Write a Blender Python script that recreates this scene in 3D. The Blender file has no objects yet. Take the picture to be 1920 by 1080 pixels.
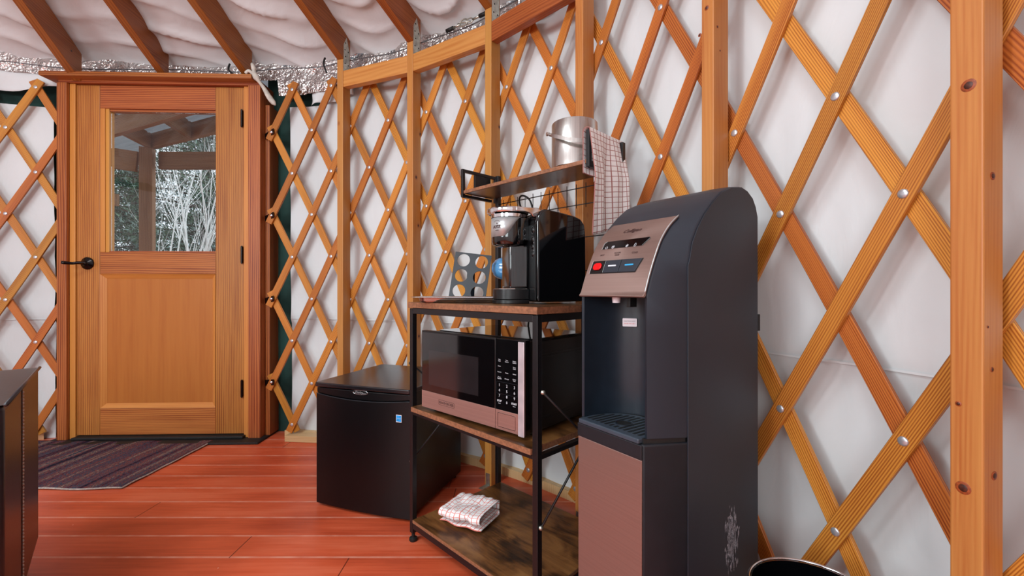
import bpy, bmesh, math, random
from mathutils import Vector, Matrix, noise
PI = math.pi
random.seed(7)
SC = bpy.context.scene
COL = SC.collection
# ------------------------------------------------------------------ camera, world, light
CAMH = 0.88; F = 813.0; HY = 543.0
cam = bpy.data.cameras.new('camera'); cam.sensor_width = 36.0; cam.lens = 36.0 * F / 1920
cam.shift_y = (HY - 540) / 1920 ; cam.clip_start = 0.02; cam.clip_end = 200
camo = bpy.data.objects.new('camera', cam); COL.objects.link(camo)
camo.location = (0, 0, CAMH); camo.rotation_euler = (PI / 2, 0, 0)
SC.camera = camo
SC.view_settings.view_transform = 'Standard'; SC.view_settings.look = 'None'
SC.view_settings.exposure = -0.06; SC.view_settings.gamma = 1.0
SC.view_settings.use_curve_mapping = False
w = bpy.data.worlds.new('overcast_sky'); SC.world = w; w.use_nodes = True
w.node_tree.nodes['Background'].inputs[0].default_value = (0.80, 0.90, 1.0, 1)
w.node_tree.nodes['Background'].inputs[1].default_value = 1.7

def area(name, loc, target, sx, sy, power, color=(1, 1, 1), disk=False):
    l = bpy.data.lights.new(name, 'AREA'); l.energy = power; l.color = color
    l.shape = 'DISK' if disk else 'RECTANGLE'; l.size = sx
    if not disk: l.size_y = sy
    o = bpy.data.objects.new(name, l); COL.objects.link(o); o.location = loc
    o.rotation_euler = (Vector(target) - Vector(loc)).to_track_quat('-Z', 'Y').to_euler()
    return o
# daylight through the roof dome; plus two added fill lights behind the camera
area('dome_daylight', (-1.66, -0.04, 2.93), (-1.66, -0.04, 0), 1.1, 1.1, 52, (0.84, 0.96, 1.0), True)
area('rear_fill', (-3.05, -1.90, 1.50), (0.2, 1.2, 1.1), 1.0, 1.0, 40, (0.86, 0.97, 1.0))
area('rear_fill', (-0.90, -2.35, 1.50), (-0.6, 1.5, 1.1), 1.2, 1.1, 34, (0.86, 0.97, 1.0))
# added point fill near mid-room, out of the frame, brightens the ceiling
pl_ = bpy.data.lights.new('centre_fill', 'POINT'); pl_.energy = 60; pl_.shadow_soft_size = 0.16; pl_.color = (0.90, 0.97, 1.0)
po_ = bpy.data.objects.new('centre_fill', pl_); COL.objects.link(po_); po_.location = (-1.75, -0.35, 1.70)

# ------------------------------------------------------------------ yurt geometry
CX, CY, RL = -1.660, -0.037, 2.601
A0, AD = math.radians(84.385), math.radians(2.793)
Z0, BZ = 1.801, 0.244
def polar(th, r): return Vector((CX + r * math.cos(th), CY + r * math.sin(th), 0))
def ray_theta(px, r):
    t = (px - 960) / F; a = t * t + 1; b = -2 * (t * CX + CY); c = CX * CX + CY * CY - r * r
    y = (-b + math.sqrt(b * b - 4 * a * c)) / 2 / a
    return math.atan2(y - CY, t * y - CX)
def lerp(a, b, t): return a + (b - a) * t
def sstep(a, b, x):
    t = max(0, min(1, (x - a) / (b - a))); return t * t * (3 - 2 * t)

# ------------------------------------------------------------------ materials
def lin(c):
    r = []
    for v in c:
        v /= 255.0
        r.append(v / 12.92 if v <= 0.04045 else ((v + 0.055) / 1.055) ** 2.4)
    return (r[0], r[1], r[2], 1)
class NT:
    def __init__(s, name):
        s.m = bpy.data.materials.new(name); s.m.use_nodes = True
        s.t = s.m.node_tree; s.b = s.t.nodes['Principled BSDF']; s.out = s.t.nodes['Material Output']
    def n(s, typ, **kw):
        x = s.t.nodes.new(typ)
        for k, v in kw.items():
            if isinstance(k, str) and k.startswith('i_'):
                key = k[2:]
                key = int(key) if key.isdigit() else key.replace('_', ' ')
                x.inputs[key].default_value = v
            else: setattr(x, k, v)
        return x
    def l(s, a, b): s.t.links.new(a, b)
    def math(s, op, a, b=None, clamp=False):
        x = s.t.nodes.new('ShaderNodeMath'); x.operation = op; x.use_clamp = clamp
        for i, v in enumerate((a, b)):
            if v is None: continue
            if isinstance(v, (int, float)): x.inputs[i].default_value = v
            else: s.l(v, x.inputs[i])
        return x.outputs[0]
    def ramp(s, fac, stops):
        x = s.t.nodes.new('ShaderNodeValToRGB'); e = x.color_ramp.elements
        while len(e) < len(stops): e.new(0.5)
        for i, (p, c) in enumerate(stops): e[i].position = p; e[i].color = c
        s.l(fac, x.inputs[0]); return x.outputs[0]
    def mix(s, fac, a, b, mode='MIX'):
        x = s.t.nodes.new('ShaderNodeMix'); x.data_type = 'RGBA'; x.blend_type = mode
        for i, v in ((0, fac), (6, a), (7, b)):
            if isinstance(v, (int, float)): x.inputs[i].default_value = v
            elif isinstance(v, tuple): x.inputs[i].default_value = v
            else: s.l(v, x.inputs[i])
        return x.outputs[2]
    def coords(s, kind, scale):
        tc = s.t.nodes.new('ShaderNodeTexCoord'); mp = s.t.nodes.new('ShaderNodeMapping')
        mp.inputs['Scale'].default_value = scale; s.l(tc.outputs[kind], mp.inputs[0]); return mp.outputs[0]
    def bump(s, h, strength=0.3, dist=0.01):
        x = s.t.nodes.new('ShaderNodeBump'); x.inputs['Strength'].default_value = strength
        x.inputs['Distance'].default_value = dist; s.l(h, x.inputs['Height']); s.l(x.outputs[0], s.b.inputs['Normal'])
def plain(name, rgb, rough=0.5, metal=0.0, spec=0.5, coat=0.0, noise_amt=0.06, nscale=30):
    s = NT(name)
    nz = s.n('ShaderNodeTexNoise'); nz.inputs['Scale'].default_value = nscale
    s.l(s.coords('Object', (1, 1, 1)), nz.inputs['Vector'])
    c = lin(rgb); d = tuple(v * (1 - 2 * noise_amt) for v in c[:3]) + (1,); e = tuple(min(1, v * (1 + 2 * noise_amt)) for v in c[:3]) + (1,)
    s.l(s.ramp(nz.outputs['Fac'], [(0.3, d), (0.7, e)]), s.b.inputs['Base Color'])
    s.b.inputs['Roughness'].default_value = rough; s.b.inputs['Metallic'].default_value = metal
    s.b.inputs['Specular IOR Level'].default_value = spec; s.b.inputs['Coat Weight'].default_value = coat
    return s.m
def wood(name, light, dark, rough=0.42, grain=1.0, knots=0.0, tint=None, fine=75, vary=0.18, spec=0.4, sw=0.10):
    s = NT(name)
    uv = s.coords('UV', (1, 1, 1)); oi = s.n('ShaderNodeObjectInfo')
    add = s.n('ShaderNodeVectorMath', operation='ADD'); s.l(uv, add.inputs[0])
    off = s.n('ShaderNodeCombineXYZ'); s.l(s.math('MULTIPLY', oi.outputs['Random'], 37.0), off.inputs[0])
    s.l(s.math('MULTIPLY', oi.outputs['Random'], 91.0), off.inputs[1]); s.l(off.outputs[0], add.inputs[1])
    # slow wander that bends the grain
    mp0 = s.n('ShaderNodeMapping'); mp0.inputs['Scale'].default_value = (9, 0.7, 1); s.l(add.outputs[0], mp0.inputs[0])
    n0 = s.n('ShaderNodeTexNoise'); n0.inputs['Scale'].default_value = 1.0; n0.inputs['Detail'].default_value = 1.5; s.l(mp0.outputs[0], n0.inputs['Vector'])
    sep = s.n('ShaderNodeSeparateXYZ'); s.l(add.outputs[0], sep.inputs[0])
    u = s.math('ADD', sep.outputs[0], s.math('MULTIPLY', n0.outputs['Fac'], 0.05 * grain))
    wv = s.math('SINE', s.math('MULTIPLY', u, fine * 26))
    mp1 = s.n('ShaderNodeMapping'); mp1.inputs['Scale'].default_value = (fine * 9, 5, 1); s.l(add.outputs[0], mp1.inputs[0])
    n1 = s.n('ShaderNodeTexNoise'); n1.inputs['Scale'].default_value = 1.0; n1.inputs['Detail'].default_value = 4; s.l(mp1.outputs[0], n1.inputs['Vector'])
    mp2 = s.n('ShaderNodeMapping'); mp2.inputs['Scale'].default_value = (22, 1.3, 1); s.l(add.outputs[0], mp2.inputs[0])
    n2 = s.n('ShaderNodeTexNoise'); n2.inputs['Scale'].default_value = 1.0; n2.inputs['Detail'].default_value = 2; s.l(mp2.outputs[0], n2.inputs['Vector'])
    g = s.math('ADD', s.math('MULTIPLY', wv, sw), s.math('MULTIPLY', n1.outputs['Fac'], 0.40))
    g = s.math('ADD', g, s.math('MULTIPLY', n2.outputs['Fac'], 0.55))
    L, D = lin(light), lin(dark)
    c = s.ramp(g, [(0.25, D), (0.48, tuple(lerp(D[i], L[i], .62) for i in range(3)) + (1,)), (0.72, L)])
    if knots:
        mk = s.n('ShaderNodeMapping'); mk.inputs['Scale'].default_value = (17, 13, 1); s.l(add.outputs[0], mk.inputs[0])
        vo = s.n('ShaderNodeTexVoronoi'); vo.inputs['Scale'].default_value = 1.0; s.l(mk.outputs[0], vo.inputs['Vector'])
        wn = s.n('ShaderNodeTexWhiteNoise'); s.l(vo.outputs['Position'], wn.inputs[0])
        pick = s.math('GREATER_THAN', wn.outputs['Value'], 1 - knots)
        k = s.math('MULTIPLY', s.math('LESS_THAN', vo.outputs['Distance'], 0.11), pick)
        k2 = s.math('MULTIPLY', s.math('MULTIPLY', s.math('SUBTRACT', 0.24, vo.outputs['Distance'], True), 5.0), pick)
        c = s.mix(k2, c, lin((150, 70, 30)))
        c = s.mix(k, c, lin((70, 30, 16)))
    hs = s.n('ShaderNodeHueSaturation'); s.l(c, hs.inputs['Color'])
    s.l(s.math('ADD', s.math('MULTIPLY', oi.outputs['Random'], 0.014), 0.497), hs.inputs['Hue'])
    s.l(s.math('ADD', s.math('MULTIPLY', s.math('FRACT', s.math('MULTIPLY', oi.outputs['Random'], 7.3)), 2 * vary), 0.90 - vary), hs.inputs['Value'])
    s.l(hs.outputs[0], s.b.inputs['Base Color'])
    s.b.inputs['Roughness'].default_value = rough; s.b.inputs['Specular IOR Level'].default_value = spec
    s.bump(g, 0.12, 0.002)
    return s.m
M = {}
M['fir_slat'] = wood('fir_slat', (222, 146, 62), (160, 80, 26), vary=0.12, fine=50, sw=.19)
M['fir_slat_red'] = wood('fir_slat_red', (212, 124, 54), (146, 64, 22), vary=0.12, fine=50, sw=.19)
M['fir_post'] = wood('fir_post', (210, 146, 78), (182, 104, 48), knots=0.16, sw=.05, fine=24, grain=1.8, vary=0.06)
M['fir_rafter'] = wood('fir_rafter', (176, 98, 48), (130, 60, 24), knots=0.07, fine=22, grain=1.8, vary=0.08)
M['fir_door'] = wood('fir_door', (202, 124, 62), (146, 68, 30), sw=.17, fine=24, grain=.7, vary=0.07)
M['fir_door_light'] = wood('fir_door_light', (220, 150, 74), (198, 118, 48), fine=30, grain=.6, vary=0.03)
M['fir_panel'] = wood('fir_panel', (194, 118, 50), (178, 100, 38), sw=.015, fine=10, grain=1.0, vary=0.03)
M['fir_red'] = wood('fir_red', (190, 106, 56), (130, 54, 26), sw=.17, fine=20, grain=1.0, vary=0.05)
M['ply_rail'] = wood('ply_rail', (218, 150, 84), (190, 106, 48), sw=.08, fine=10, grain=3.5, vary=0.05)
M['raw_pine'] = wood('raw_pine', (226, 190, 146), (204, 156, 108), fine=30, vary=0.05)
M['porch_wood'] = wood('porch_wood', (172, 128, 92), (130, 88, 58), fine=20, rough=0.8, vary=0.08)
M['rustic_shelf'] = None

def rustic():
    s = NT('rustic_board')
    v = s.coords('Object', (4.2, 9.5, 6)); nz = s.n('ShaderNodeTexNoise', i_Scale=1.6, i_Detail=5.0, i_Distortion=0.8); s.l(v, nz.inputs['Vector'])
    v2 = s.coords('Object', (3, 70, 6)); n2 = s.n('ShaderNodeTexNoise', i_Scale=2.0, i_Detail=4.0); s.l(v2, n2.inputs['Vector'])
    g = s.math('ADD', s.math('MULTIPLY', nz.outputs['Fac'], 0.8), s.math('MULTIPLY', n2.outputs['Fac'], 0.25))
    s.l(s.ramp(g, [(0.36, lin((34, 22, 14))), (0.46, lin((74, 46, 24))), (0.56, lin((112, 72, 38))), (0.70, lin((140, 96, 54)))]), s.b.inputs['Base Color'])
    s.b.inputs['Roughness'].default_value = 0.30; s.b.inputs['Specular IOR Level'].default_value = 0.5
    return s.m
M['rustic_shelf'] = rustic()
M['board_edge'] = plain('board_edge', (140, 92, 64), 0.6, noise_amt=0.14, nscale=120)
M['shelf_under'] = plain('shelf_under', (84, 60, 48), 0.28, spec=0.6)
M['black_metal'] = plain('black_metal', (17, 17, 20), 0.38, spec=0.5)
M['black_plastic'] = plain('black_plastic', (12, 12, 14), 0.33, spec=0.5)
M['gloss_black'] = plain('gloss_black', (6, 6, 8), 0.06, spec=0.6, coat=0.5)
M['piano_black'] = plain('piano_black', (9, 9, 11), 0.10, spec=0.6)
M['fridge_black'] = plain('fridge_black', (8, 8, 11), 0.32, spec=0.35)
M['cooler_grey'] = plain('cooler_grey', (39, 44, 54), 0.48, spec=0.45, noise_amt=0.04, nscale=6)
M['cooler_black'] = plain('cooler_black', (27, 29, 35), 0.5, spec=0.4)
M['cooler_recess'] = plain('cooler_recess', (26, 34, 44), 0.36, spec=0.5)
M['tray_blue'] = plain('tray_blue', (58, 68, 80), 0.4)
M['oil_bronze'] = plain('oil_bronze', (30, 24, 24), 0.22, metal=0.7)
M['chrome'] = plain('chrome', (225, 225, 228), 0.07, metal=1.0)
M['silver_badge'] = plain('silver_badge', (196, 200, 202), 0.35, metal=0.55)
M['galvanised'] = plain('galvanised', (186, 186, 176), 0.35, metal=0.9, noise_amt=0.12, nscale=60)
M['white_print'] = plain('white_print', (205, 210, 216), 0.5, noise_amt=0.0)
M['dark_print'] = plain('dark_print', (70, 42, 40), 0.5, noise_amt=0.0)
M['red_button'] = plain('red_button', (225, 18, 24), 0.25, noise_amt=0.05)
M['blue_mark'] = plain('blue_mark', (48, 160, 214), 0.4, noise_amt=0.0)
M['sticker_blue'] = plain('sticker_blue', (32, 150, 226), 0.4, noise_amt=0.12, nscale=140)
M['sticker_white'] = plain('sticker_white', (232, 226, 232), 0.5, noise_amt=0.03)
M['mug_blue'] = plain('mug_blue', (84, 146, 196), 0.15, spec=0.6, coat=0.4)
M['slate_card'] = plain('slate_card', (33, 38, 46), 0.45)
M['rope_white'] = plain('rope_white', (206, 200, 190), 0.8, noise_amt=0.1)
M['green_canvas'] = plain('green_canvas', (22, 58, 52), 0.8, noise_amt=0.12, nscale=8)
M['steel_cable'] = plain('steel_cable', (120, 122, 126), 0.4, metal=0.8, noise_amt=0.2, nscale=200)
M['rubber'] = plain('rubber', (16, 16, 16), 0.6)
M['stitch'] = plain('stitch', (190, 178, 168), 0.8)
M['leather'] = None

M['aluminium'] = plain('aluminium', (206, 208, 214), 0.32, metal=0.7, noise_amt=.05)
def brushed(name, rgb, axis, rough=0.3, metal=1.0, amt=0.12):
    s = NT(name); sc = {'x': (2, 260, 260), 'y': (260, 2, 260), 'z': (260, 260, 2)}[axis]
    nz = s.n('ShaderNodeTexNoise', i_Scale=1.0, i_Detail=3.0); s.l(s.coords('Object', sc), nz.inputs['Vector'])
    c = lin(rgb)
    s.l(s.ramp(nz.outputs['Fac'], [(0.3, tuple(v * (1 - amt) for v in c[:3]) + (1,)), (0.7, tuple(min(1, v * (1 + amt)) for v in c[:3]) + (1,))]), s.b.inputs['Base Color'])
    s.b.inputs['Metallic'].default_value = metal; s.b.inputs['Roughness'].default_value = rough
    s.b.inputs['Anisotropic'].default_value = 0.6
    s.bump(nz.outputs['Fac'], 0.08, 0.001)
    return s.m
M['steel'] = brushed('brushed_steel', (198, 160, 150), 'x', 0.38, metal=.75, amt=.06)
M['steel_v'] = brushed('brushed_steel_round', (200, 196, 192), 'z', 0.26)
M['steel_tray'] = brushed('brushed_steel_tray', (200, 196, 194), 'x', 0.24)
M['steel_panel'] = brushed('brushed_steel_panel', (154, 128, 120), 'x', 0.40, metal=.65, amt=.06)
M['steel_light'] = plain('silver_strip', (214, 204, 210), 0.35, metal=0.5)

def leather():
    s = NT('brown_leather')
    vo = s.n('ShaderNodeTexVoronoi', i_Scale=160.0); s.l(s.coords('Object', (1, 1, 1)), vo.inputs['Vector'])
    nz = s.n('ShaderNodeTexNoise', i_Scale=3.0, i_Detail=3.0); s.l(s.coords('Object', (1, 1, 1)), nz.inputs['Vector'])
    s.l(s.ramp(nz.outputs['Fac'], [(0.3, lin((30, 24, 28))), (0.7, lin((46, 36, 40)))]), s.b.inputs['Base Color'])
    s.b.inputs['Roughness'].default_value = 0.33; s.bump(vo.outputs['Distance'], 0.10, 0.001); return s.m
M['leather'] = leather()

def liner_mat():
    s = NT('white_liner')
    nz = s.n('ShaderNodeTexNoise', i_Scale=1.0, i_Detail=3.0); s.l(s.coords('Object', (2.2, 2.2, 1.2)), nz.inputs['Vector'])
    s.l(s.ramp(nz.outputs['Fac'], [(0.3, lin((210, 214, 216))), (0.7, lin((224, 227, 229)))]), s.b.inputs['Base Color'])
    s.b.inputs['Roughness'].default_value = 0.62; s.b.inputs['Specular IOR Level'].default_value = 0.3
    n2 = s.n('ShaderNodeTexNoise', i_Scale=7.0, i_Detail=4.0, i_Distortion=1.2); s.l(s.coords('Object', (1, 1, 0.5)), n2.inputs['Vector'])
    s.bump(n2.outputs['Fac'], 0.25, 0.02); return s.m
M['liner'] = liner_mat()
def foil_mat():
    s = NT('bubble_foil')
    vo = s.n('ShaderNodeTexVoronoi', i_Scale=75.0); s.l(s.coords('Object', (1, 1, 1)), vo.inputs['Vector'])
    nz = s.n('ShaderNodeTexNoise', i_Scale=11.0, i_Detail=5.0, i_Distortion=1.5); s.l(s.coords('Object', (1, 1, 2)), nz.inputs['Vector'])
    h = s.math('ADD', vo.outputs['Distance'], s.math('MULTIPLY', nz.outputs['Fac'], 3.4))
    s.b.inputs['Base Color'].default_value = lin((226, 222, 220)); s.b.inputs['Metallic'].default_value = 1.0
    s.b.inputs['Roughness'].default_value = 0.15; s.bump(h, 0.7, 0.008); return s.m
M['foil'] = foil_mat()

def floor_mat():
    s = NT('red_painted_planks')
    tc = s.t.nodes.new('ShaderNodeTexCoord'); sep = s.n('ShaderNodeSeparateXYZ'); s.l(tc.outputs['Object'], sep.inputs[0])
    W = 0.1245
    yy = s.math('DIVIDE', s.math('SUBTRACT', sep.outputs[1], 2.418 - 30 * W), W)
    row = s.math('FLOOR', yy); fr = s.math('FRACT', yy)
    wn = s.n('ShaderNodeTexWhiteNoise', noise_dimensions='1D'); s.l(row, wn.inputs['W'])
    # end joints
    xx = s.math('DIVIDE', s.math('ADD', sep.outputs[0], s.math('MULTIPLY', wn.outputs['Value'], 9.0)), 2.3)
    fx = s.math('FRACT', xx); joint = s.math('LESS_THAN', fx, 0.0016)
    gap = s.math('LESS_THAN', s.math('ABSOLUTE', s.math('SUBTRACT', fr, 0.5)), 0.488)
    gap = s.math('SUBTRACT', 1.0, gap)                      # 1 in the joint line
    edge = s.math('SUBTRACT', 1.0, s.math('LESS_THAN', s.math('ABSOLUTE', s.math('SUBTRACT', fr, 0.53)), 0.462))
    n1 = s.n('ShaderNodeTexNoise', i_Scale=1.0, i_Detail=5.0); s.l(s.coords('Object', (2.0, 9, 1)), n1.inputs['Vector'])
    n2 = s.n('ShaderNodeTexNoise', i_Scale=1.0, i_Detail=3.0); s.l(s.coords('Object', (4, 90, 1)), n2.inputs['Vector'])
    g = s.math('ADD', s.math('MULTIPLY', n1.outputs['Fac'], 0.7), s.math('MULTIPLY', n2.outputs['Fac'], 0.3))
    g = s.math('ADD', g, s.math('MULTIPLY', s.math('SUBTRACT', wn.outputs['Value'], 0.5), 0.16))
    c = s.ramp(g, [(0.30, lin((172, 64, 36))), (0.50, lin((206, 88, 54))), (0.72, lin((224, 116, 82)))])
    n3 = s.n('ShaderNodeTexNoise', i_Scale=14.0, i_Detail=2.0); s.l(s.coords('Object', (1, 1, 1)), n3.inputs['Vector'])
    wear = s.math('MULTIPLY', edge, s.math('MULTIPLY', s.math('SUBTRACT', n3.outputs['Fac'], 0.15, True), 1.6), True)
    c = s.mix(wear, c, lin((226, 156, 134)))
    c = s.mix(s.math('MULTIPLY', joint, 0.8), c, lin((70, 24, 14)))
    # little paint specks
    vo = s.n('ShaderNodeTexVoronoi', i_Scale=9.0); s.l(s.coords('Object', (1, 1, 1)), vo.inputs['Vector'])
    wn2 = s.n('ShaderNodeTexWhiteNoise'); s.l(vo.outputs['Position'], wn2.inputs[0])
    sp = s.math('MULTIPLY', s.math('LESS_THAN', vo.outputs['Distance'], 0.022), s.math('GREATER_THAN', wn2.outputs['Value'], 0.72))
    c = s.mix(s.math('MULTIPLY', sp, 0.7), c, lin((232, 190, 176)))
    s.l(c, s.b.inputs['Base Color']); s.b.inputs['Roughness'].default_value = 0.36
    s.b.inputs['Specular IOR Level'].default_value = 0.45
    h = s.math('SUBTRACT', s.math('MULTIPLY', g, 0.15), gap); s.bump(h, 0.4, 0.004)
    return s.m
M['floor'] = floor_mat()

def check_cloth(name, line, ground=(248, 245, 245), sc=52.0, wdt=0.13):
    s = NT(name); sep = s.n('ShaderNodeSeparateXYZ'); s.l(s.coords('UV', (sc, sc, 1)), sep.inputs[0])
    a = s.math('LESS_THAN', s.math('FRACT', sep.outputs[0]), wdt * 1.25); b = s.math('LESS_THAN', s.math('FRACT', sep.outputs[1]), wdt)
    k = s.math('MULTIPLY', s.math('ADD', a, b, True), 0.85)
    s.l(s.mix(k, lin(ground), lin(line)), s.b.inputs['Base Color']); s.b.inputs['Roughness'].default_value = 0.95
    s.b.inputs['Specular IOR Level'].default_value = 0.1
    nz = s.n('ShaderNodeTexNoise', i_Scale=260.0); s.l(s.coords('Object', (1, 1, 1)), nz.inputs['Vector']); s.bump(nz.outputs['Fac'], 0.5, 0.002)
    return s.m
M['towel_red'] = check_cloth('checked_towel_red', (150, 62, 48), sc=60, wdt=0.115)
M['towel_orange'] = check_cloth('checked_towel_orange', (226, 92, 66), sc=58, wdt=0.12)

def rug_mat():
    s = NT('striped_rug'); tc = s.t.nodes.new('ShaderNodeTexCoord')
    nz = s.n('ShaderNodeTexNoise', i_Scale=1.0, i_Detail=2.0); s.l(s.coords('Object', (24, 0.5, 1)), nz.inputs['Vector'])
    n2 = s.n('ShaderNodeTexNoise', i_Scale=1.0, i_Detail=3.0); s.l(s.coords('Object', (220, 70, 1)), n2.inputs['Vector'])
    g = s.math('ADD', s.math('MULTIPLY', nz.outputs['Fac'], 1.0), s.math('MULTIPLY', s.math('SUBTRACT', n2.outputs['Fac'], 0.5), 0.40))
    c = s.ramp(g, [(0.36, lin((26, 32, 48))), (0.42, lin((104, 48, 54))), (0.47, lin((62, 82, 98))), (0.50, lin((34, 38, 56))), (0.54, lin((140, 78, 70))), (0.58, lin((36, 42, 60))), (0.63, lin((150, 124, 110))), (0.68, lin((44, 52, 70)))])
    s.l(c, s.b.inputs['Base Color']); s.b.inputs['Roughness'].default_value = 0.95; s.b.inputs['Specular IOR Level'].default_value = 0.1
    s.bump(n2.outputs['Fac'], 0.9, 0.006); return s.m
M['rug'] = rug_mat(); M['rug_binding'] = plain('rug_binding', (176, 166, 158), 0.9, noise_amt=0.15, nscale=120)

def glass_mat():
    s = NT('window_glass'); t = s.n('ShaderNodeBsdfTransparent'); g = s.n('ShaderNodeBsdfGlossy'); g.inputs['Roughness'].default_value = 0.02
    fr = s.n('ShaderNodeFresnel'); fr.inputs[0].default_value = 1.33
    m = s.n('ShaderNodeMixShader'); s.l(fr.outputs[0], m.inputs[0]); s.l(t.outputs[0], m.inputs[1]); s.l(g.outputs[0], m.inputs[2])
    s.l(m.outputs[0], s.out.inputs[0]); return s.m
M['glass'] = glass_mat()
def corrugated():
    s = NT('corrugated_sheet'); t = s.n('ShaderNodeBsdfTranslucent'); t.inputs[0].default_value = (0.5, 0.53, 0.56, 1)
    m = s.n('ShaderNodeMixShader'); m.inputs[0].default_value = 0.28
    s.b.inputs['Base Color'].default_value = lin((130, 134, 138)); s.b.inputs['Metallic'].default_value = 0.7; s.b.inputs['Roughness'].default_value = 0.3
    s.l(s.b.outputs[0], m.inputs[1]); s.l(t.outputs[0], m.inputs[2]); s.l(m.outputs[0], s.out.inputs[0]); return s.m
M['corrugated'] = corrugated()
M['pine_needles'] = plain('pine_needles', (72, 92, 70), 0.8, noise_amt=0.32, nscale=1.6)
M['pine_needles_pale'] = plain('pine_needles_pale', (120, 142, 132), 0.8, noise_amt=0.2, nscale=3)
M['pine_bark'] = plain('pine_bark', (84, 72, 64), 0.9, noise_amt=0.2, nscale=8)
M['aspen_bark'] = plain('aspen_bark', (240, 238, 232), 0.8, noise_amt=0.1, nscale=9)
M['ground'] = plain('forest_ground', (96, 88, 66), 0.95, noise_amt=0.25, nscale=2)

# ------------------------------------------------------------------ mesh helpers
def tag(o, label=None, cat=None, group=None, kind=None):
    if label: o['label'] = label
    if cat: o['category'] = cat
    if group: o['group'] = group
    if kind: o['kind'] = kind
    return o
def empty(name, loc=(0, 0, 0), rz=0.0):
    o = bpy.data.objects.new(name, None); COL.objects.link(o); o.location = loc; o.rotation_euler = (0, 0, rz)
    o.empty_display_size = 0.05; return o
class MB:
    """collects shapes with UVs (u across, v along, metres) and builds ONE mesh object"""
    def __init__(s): s.v = []; s.f = []; s.uv = []; s.mi = []; s.m = 0; s.T = Matrix()
    def add(s, vs, fs, uvs=None):
        b = len(s.v); s.v += [tuple(s.T @ Vector(p)) for p in vs]
        for k, f in enumerate(fs):
            s.f.append([b + i for i in f]); s.mi.append(s.m)
            s.uv.append(uvs[k] if uvs else [(vs[i][0], vs[i][1]) for i in f])
    def box(s, x0, x1, y0, y1, z0, z1, M4=None, axis=None):
        T = s.T
        if M4 is not None: s.T = T @ M4
        P = [(x, y, z) for x in (x0, x1) for y in (y0, y1) for z in (z0, z1)]
        fs = [(0, 1, 3, 2), (4, 6, 7, 5), (0, 4, 5, 1), (2, 3, 7, 6), (0, 2, 6, 4), (1, 5, 7, 3)]
        d = [x1 - x0, y1 - y0, z1 - z0]; a = axis if axis is not None else d.index(max(d)); o = [i for i in range(3) if i != a]
        uvs = []
        for n, f in enumerate(fs):
            na = n // 2
            if na == a: uvs.append([(P[i][o[0]] + .013, P[i][o[1]] + 5.1) for i in f])
            else:
                ua = [i for i in o if i != na][0]
                uvs.append([(P[i][ua] + 0.21 * n, P[i][a]) for i in f])
        s.add(P, fs, uvs); s.T = T
    def beam(s, p0, p1, w, h, up=(0, 0, 1)):
        """box from p0 to p1; w across, h along up"""
        p0, p1 = Vector(p0), Vector(p1); d = p1 - p0; L = d.length; z = d / L
        x = Vector(up).cross(z)
        if x.length < 1e-6: x = Vector((1, 0, 0))
        x.normalize(); y = z.cross(x)
        R = Matrix((x, y, z)).transposed().to_4x4(); R.translation = p0
        s.box(-w / 2, w / 2, -h / 2, h / 2, 0, L, R, axis=2)
    def tube(s, pts, r, n=10, cap=True):
        pts = [Vector(p) for p in pts]; rs = r if isinstance(r, (list, tuple)) else [r] * len(pts)
        vs = []; prev = None; L = 0; lens = []
        for i, p in enumerate(pts):
            t = (pts[min(i + 1, len(pts) - 1)] - pts[max(i - 1, 0)]).normalized()
            if prev is None:
                a = Vector((0, 0, 1)) if abs(t.z) < 0.9 else Vector((1, 0, 0)); x = t.cross(a).normalized()
            else:
                x = prev - t * prev.dot(t)
                x = x.normalized() if x.length > 1e-8 else t.orthogonal().normalized()
            prev = x; y = t.cross(x)
            if i: L += (p - pts[i - 1]).length
            lens.append(L)
            for k in range(n):
                a = 2 * PI * k / n; vs.append(p + (x * math.cos(a) + y * math.sin(a)) * rs[i])
        fs = []; uvs = []
        for i in range(len(pts) - 1):
            for k in range(n):
                k2 = (k + 1) % n; fs.append((i * n + k, i * n + k2, (i + 1) * n + k2, (i + 1) * n + k))
                uvs.append([(k * .01, lens[i]), (k * .01 + .01, lens[i]), (k * .01 + .01, lens[i + 1]), (k * .01, lens[i + 1])])
        if cap:
            fs.append(tuple(reversed(range(n)))); uvs.append([(0, 0)] * n)
            b = (len(pts) - 1) * n; fs.append(tuple(b + k for k in range(n))); uvs.append([(0, 0)] * n)
        s.add(vs, fs, uvs)
    def lathe(s, prof, n=40, a0=0, a1=2 * PI, M4=None):
        T = s.T
        if M4 is not None: s.T = T @ M4
        full = abs(a1 - a0 - 2 * PI) < 1e-6; m = n if full else n + 1
        vs = [(r * math.cos(a0 + (a1 - a0) * k / n), r * math.sin(a0 + (a1 - a0) * k / n), z) for r, z in prof for k in range(m)]
        fs = []
        for i in range(len(prof) - 1):
            for k in range(n):
                k2 = (k + 1) % m; fs.append((i * m + k, i * m + k2, (i + 1) * m + k2, (i + 1) * m + k))
        s.add(vs, fs); s.T = T
    def grid(s, rows, closed=False, scale=(1, 1)):
        n = len(rows[0]); vs = [p for r in rows for p in r]; fs = []; uvs = []
        for i in range(len(rows) - 1):
            for k in range(n if closed else n - 1):
                k2 = (k + 1) % n; fs.append((i * n + k, i * n + k2, (i + 1) * n + k2, (i + 1) * n + k))
                a, b = scale; uvs.append([(k * a, i * b), ((k + 1) * a, i * b), ((k + 1) * a, (i + 1) * b), (k * a, (i + 1) * b)])
        s.add(vs, fs, uvs)
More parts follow.
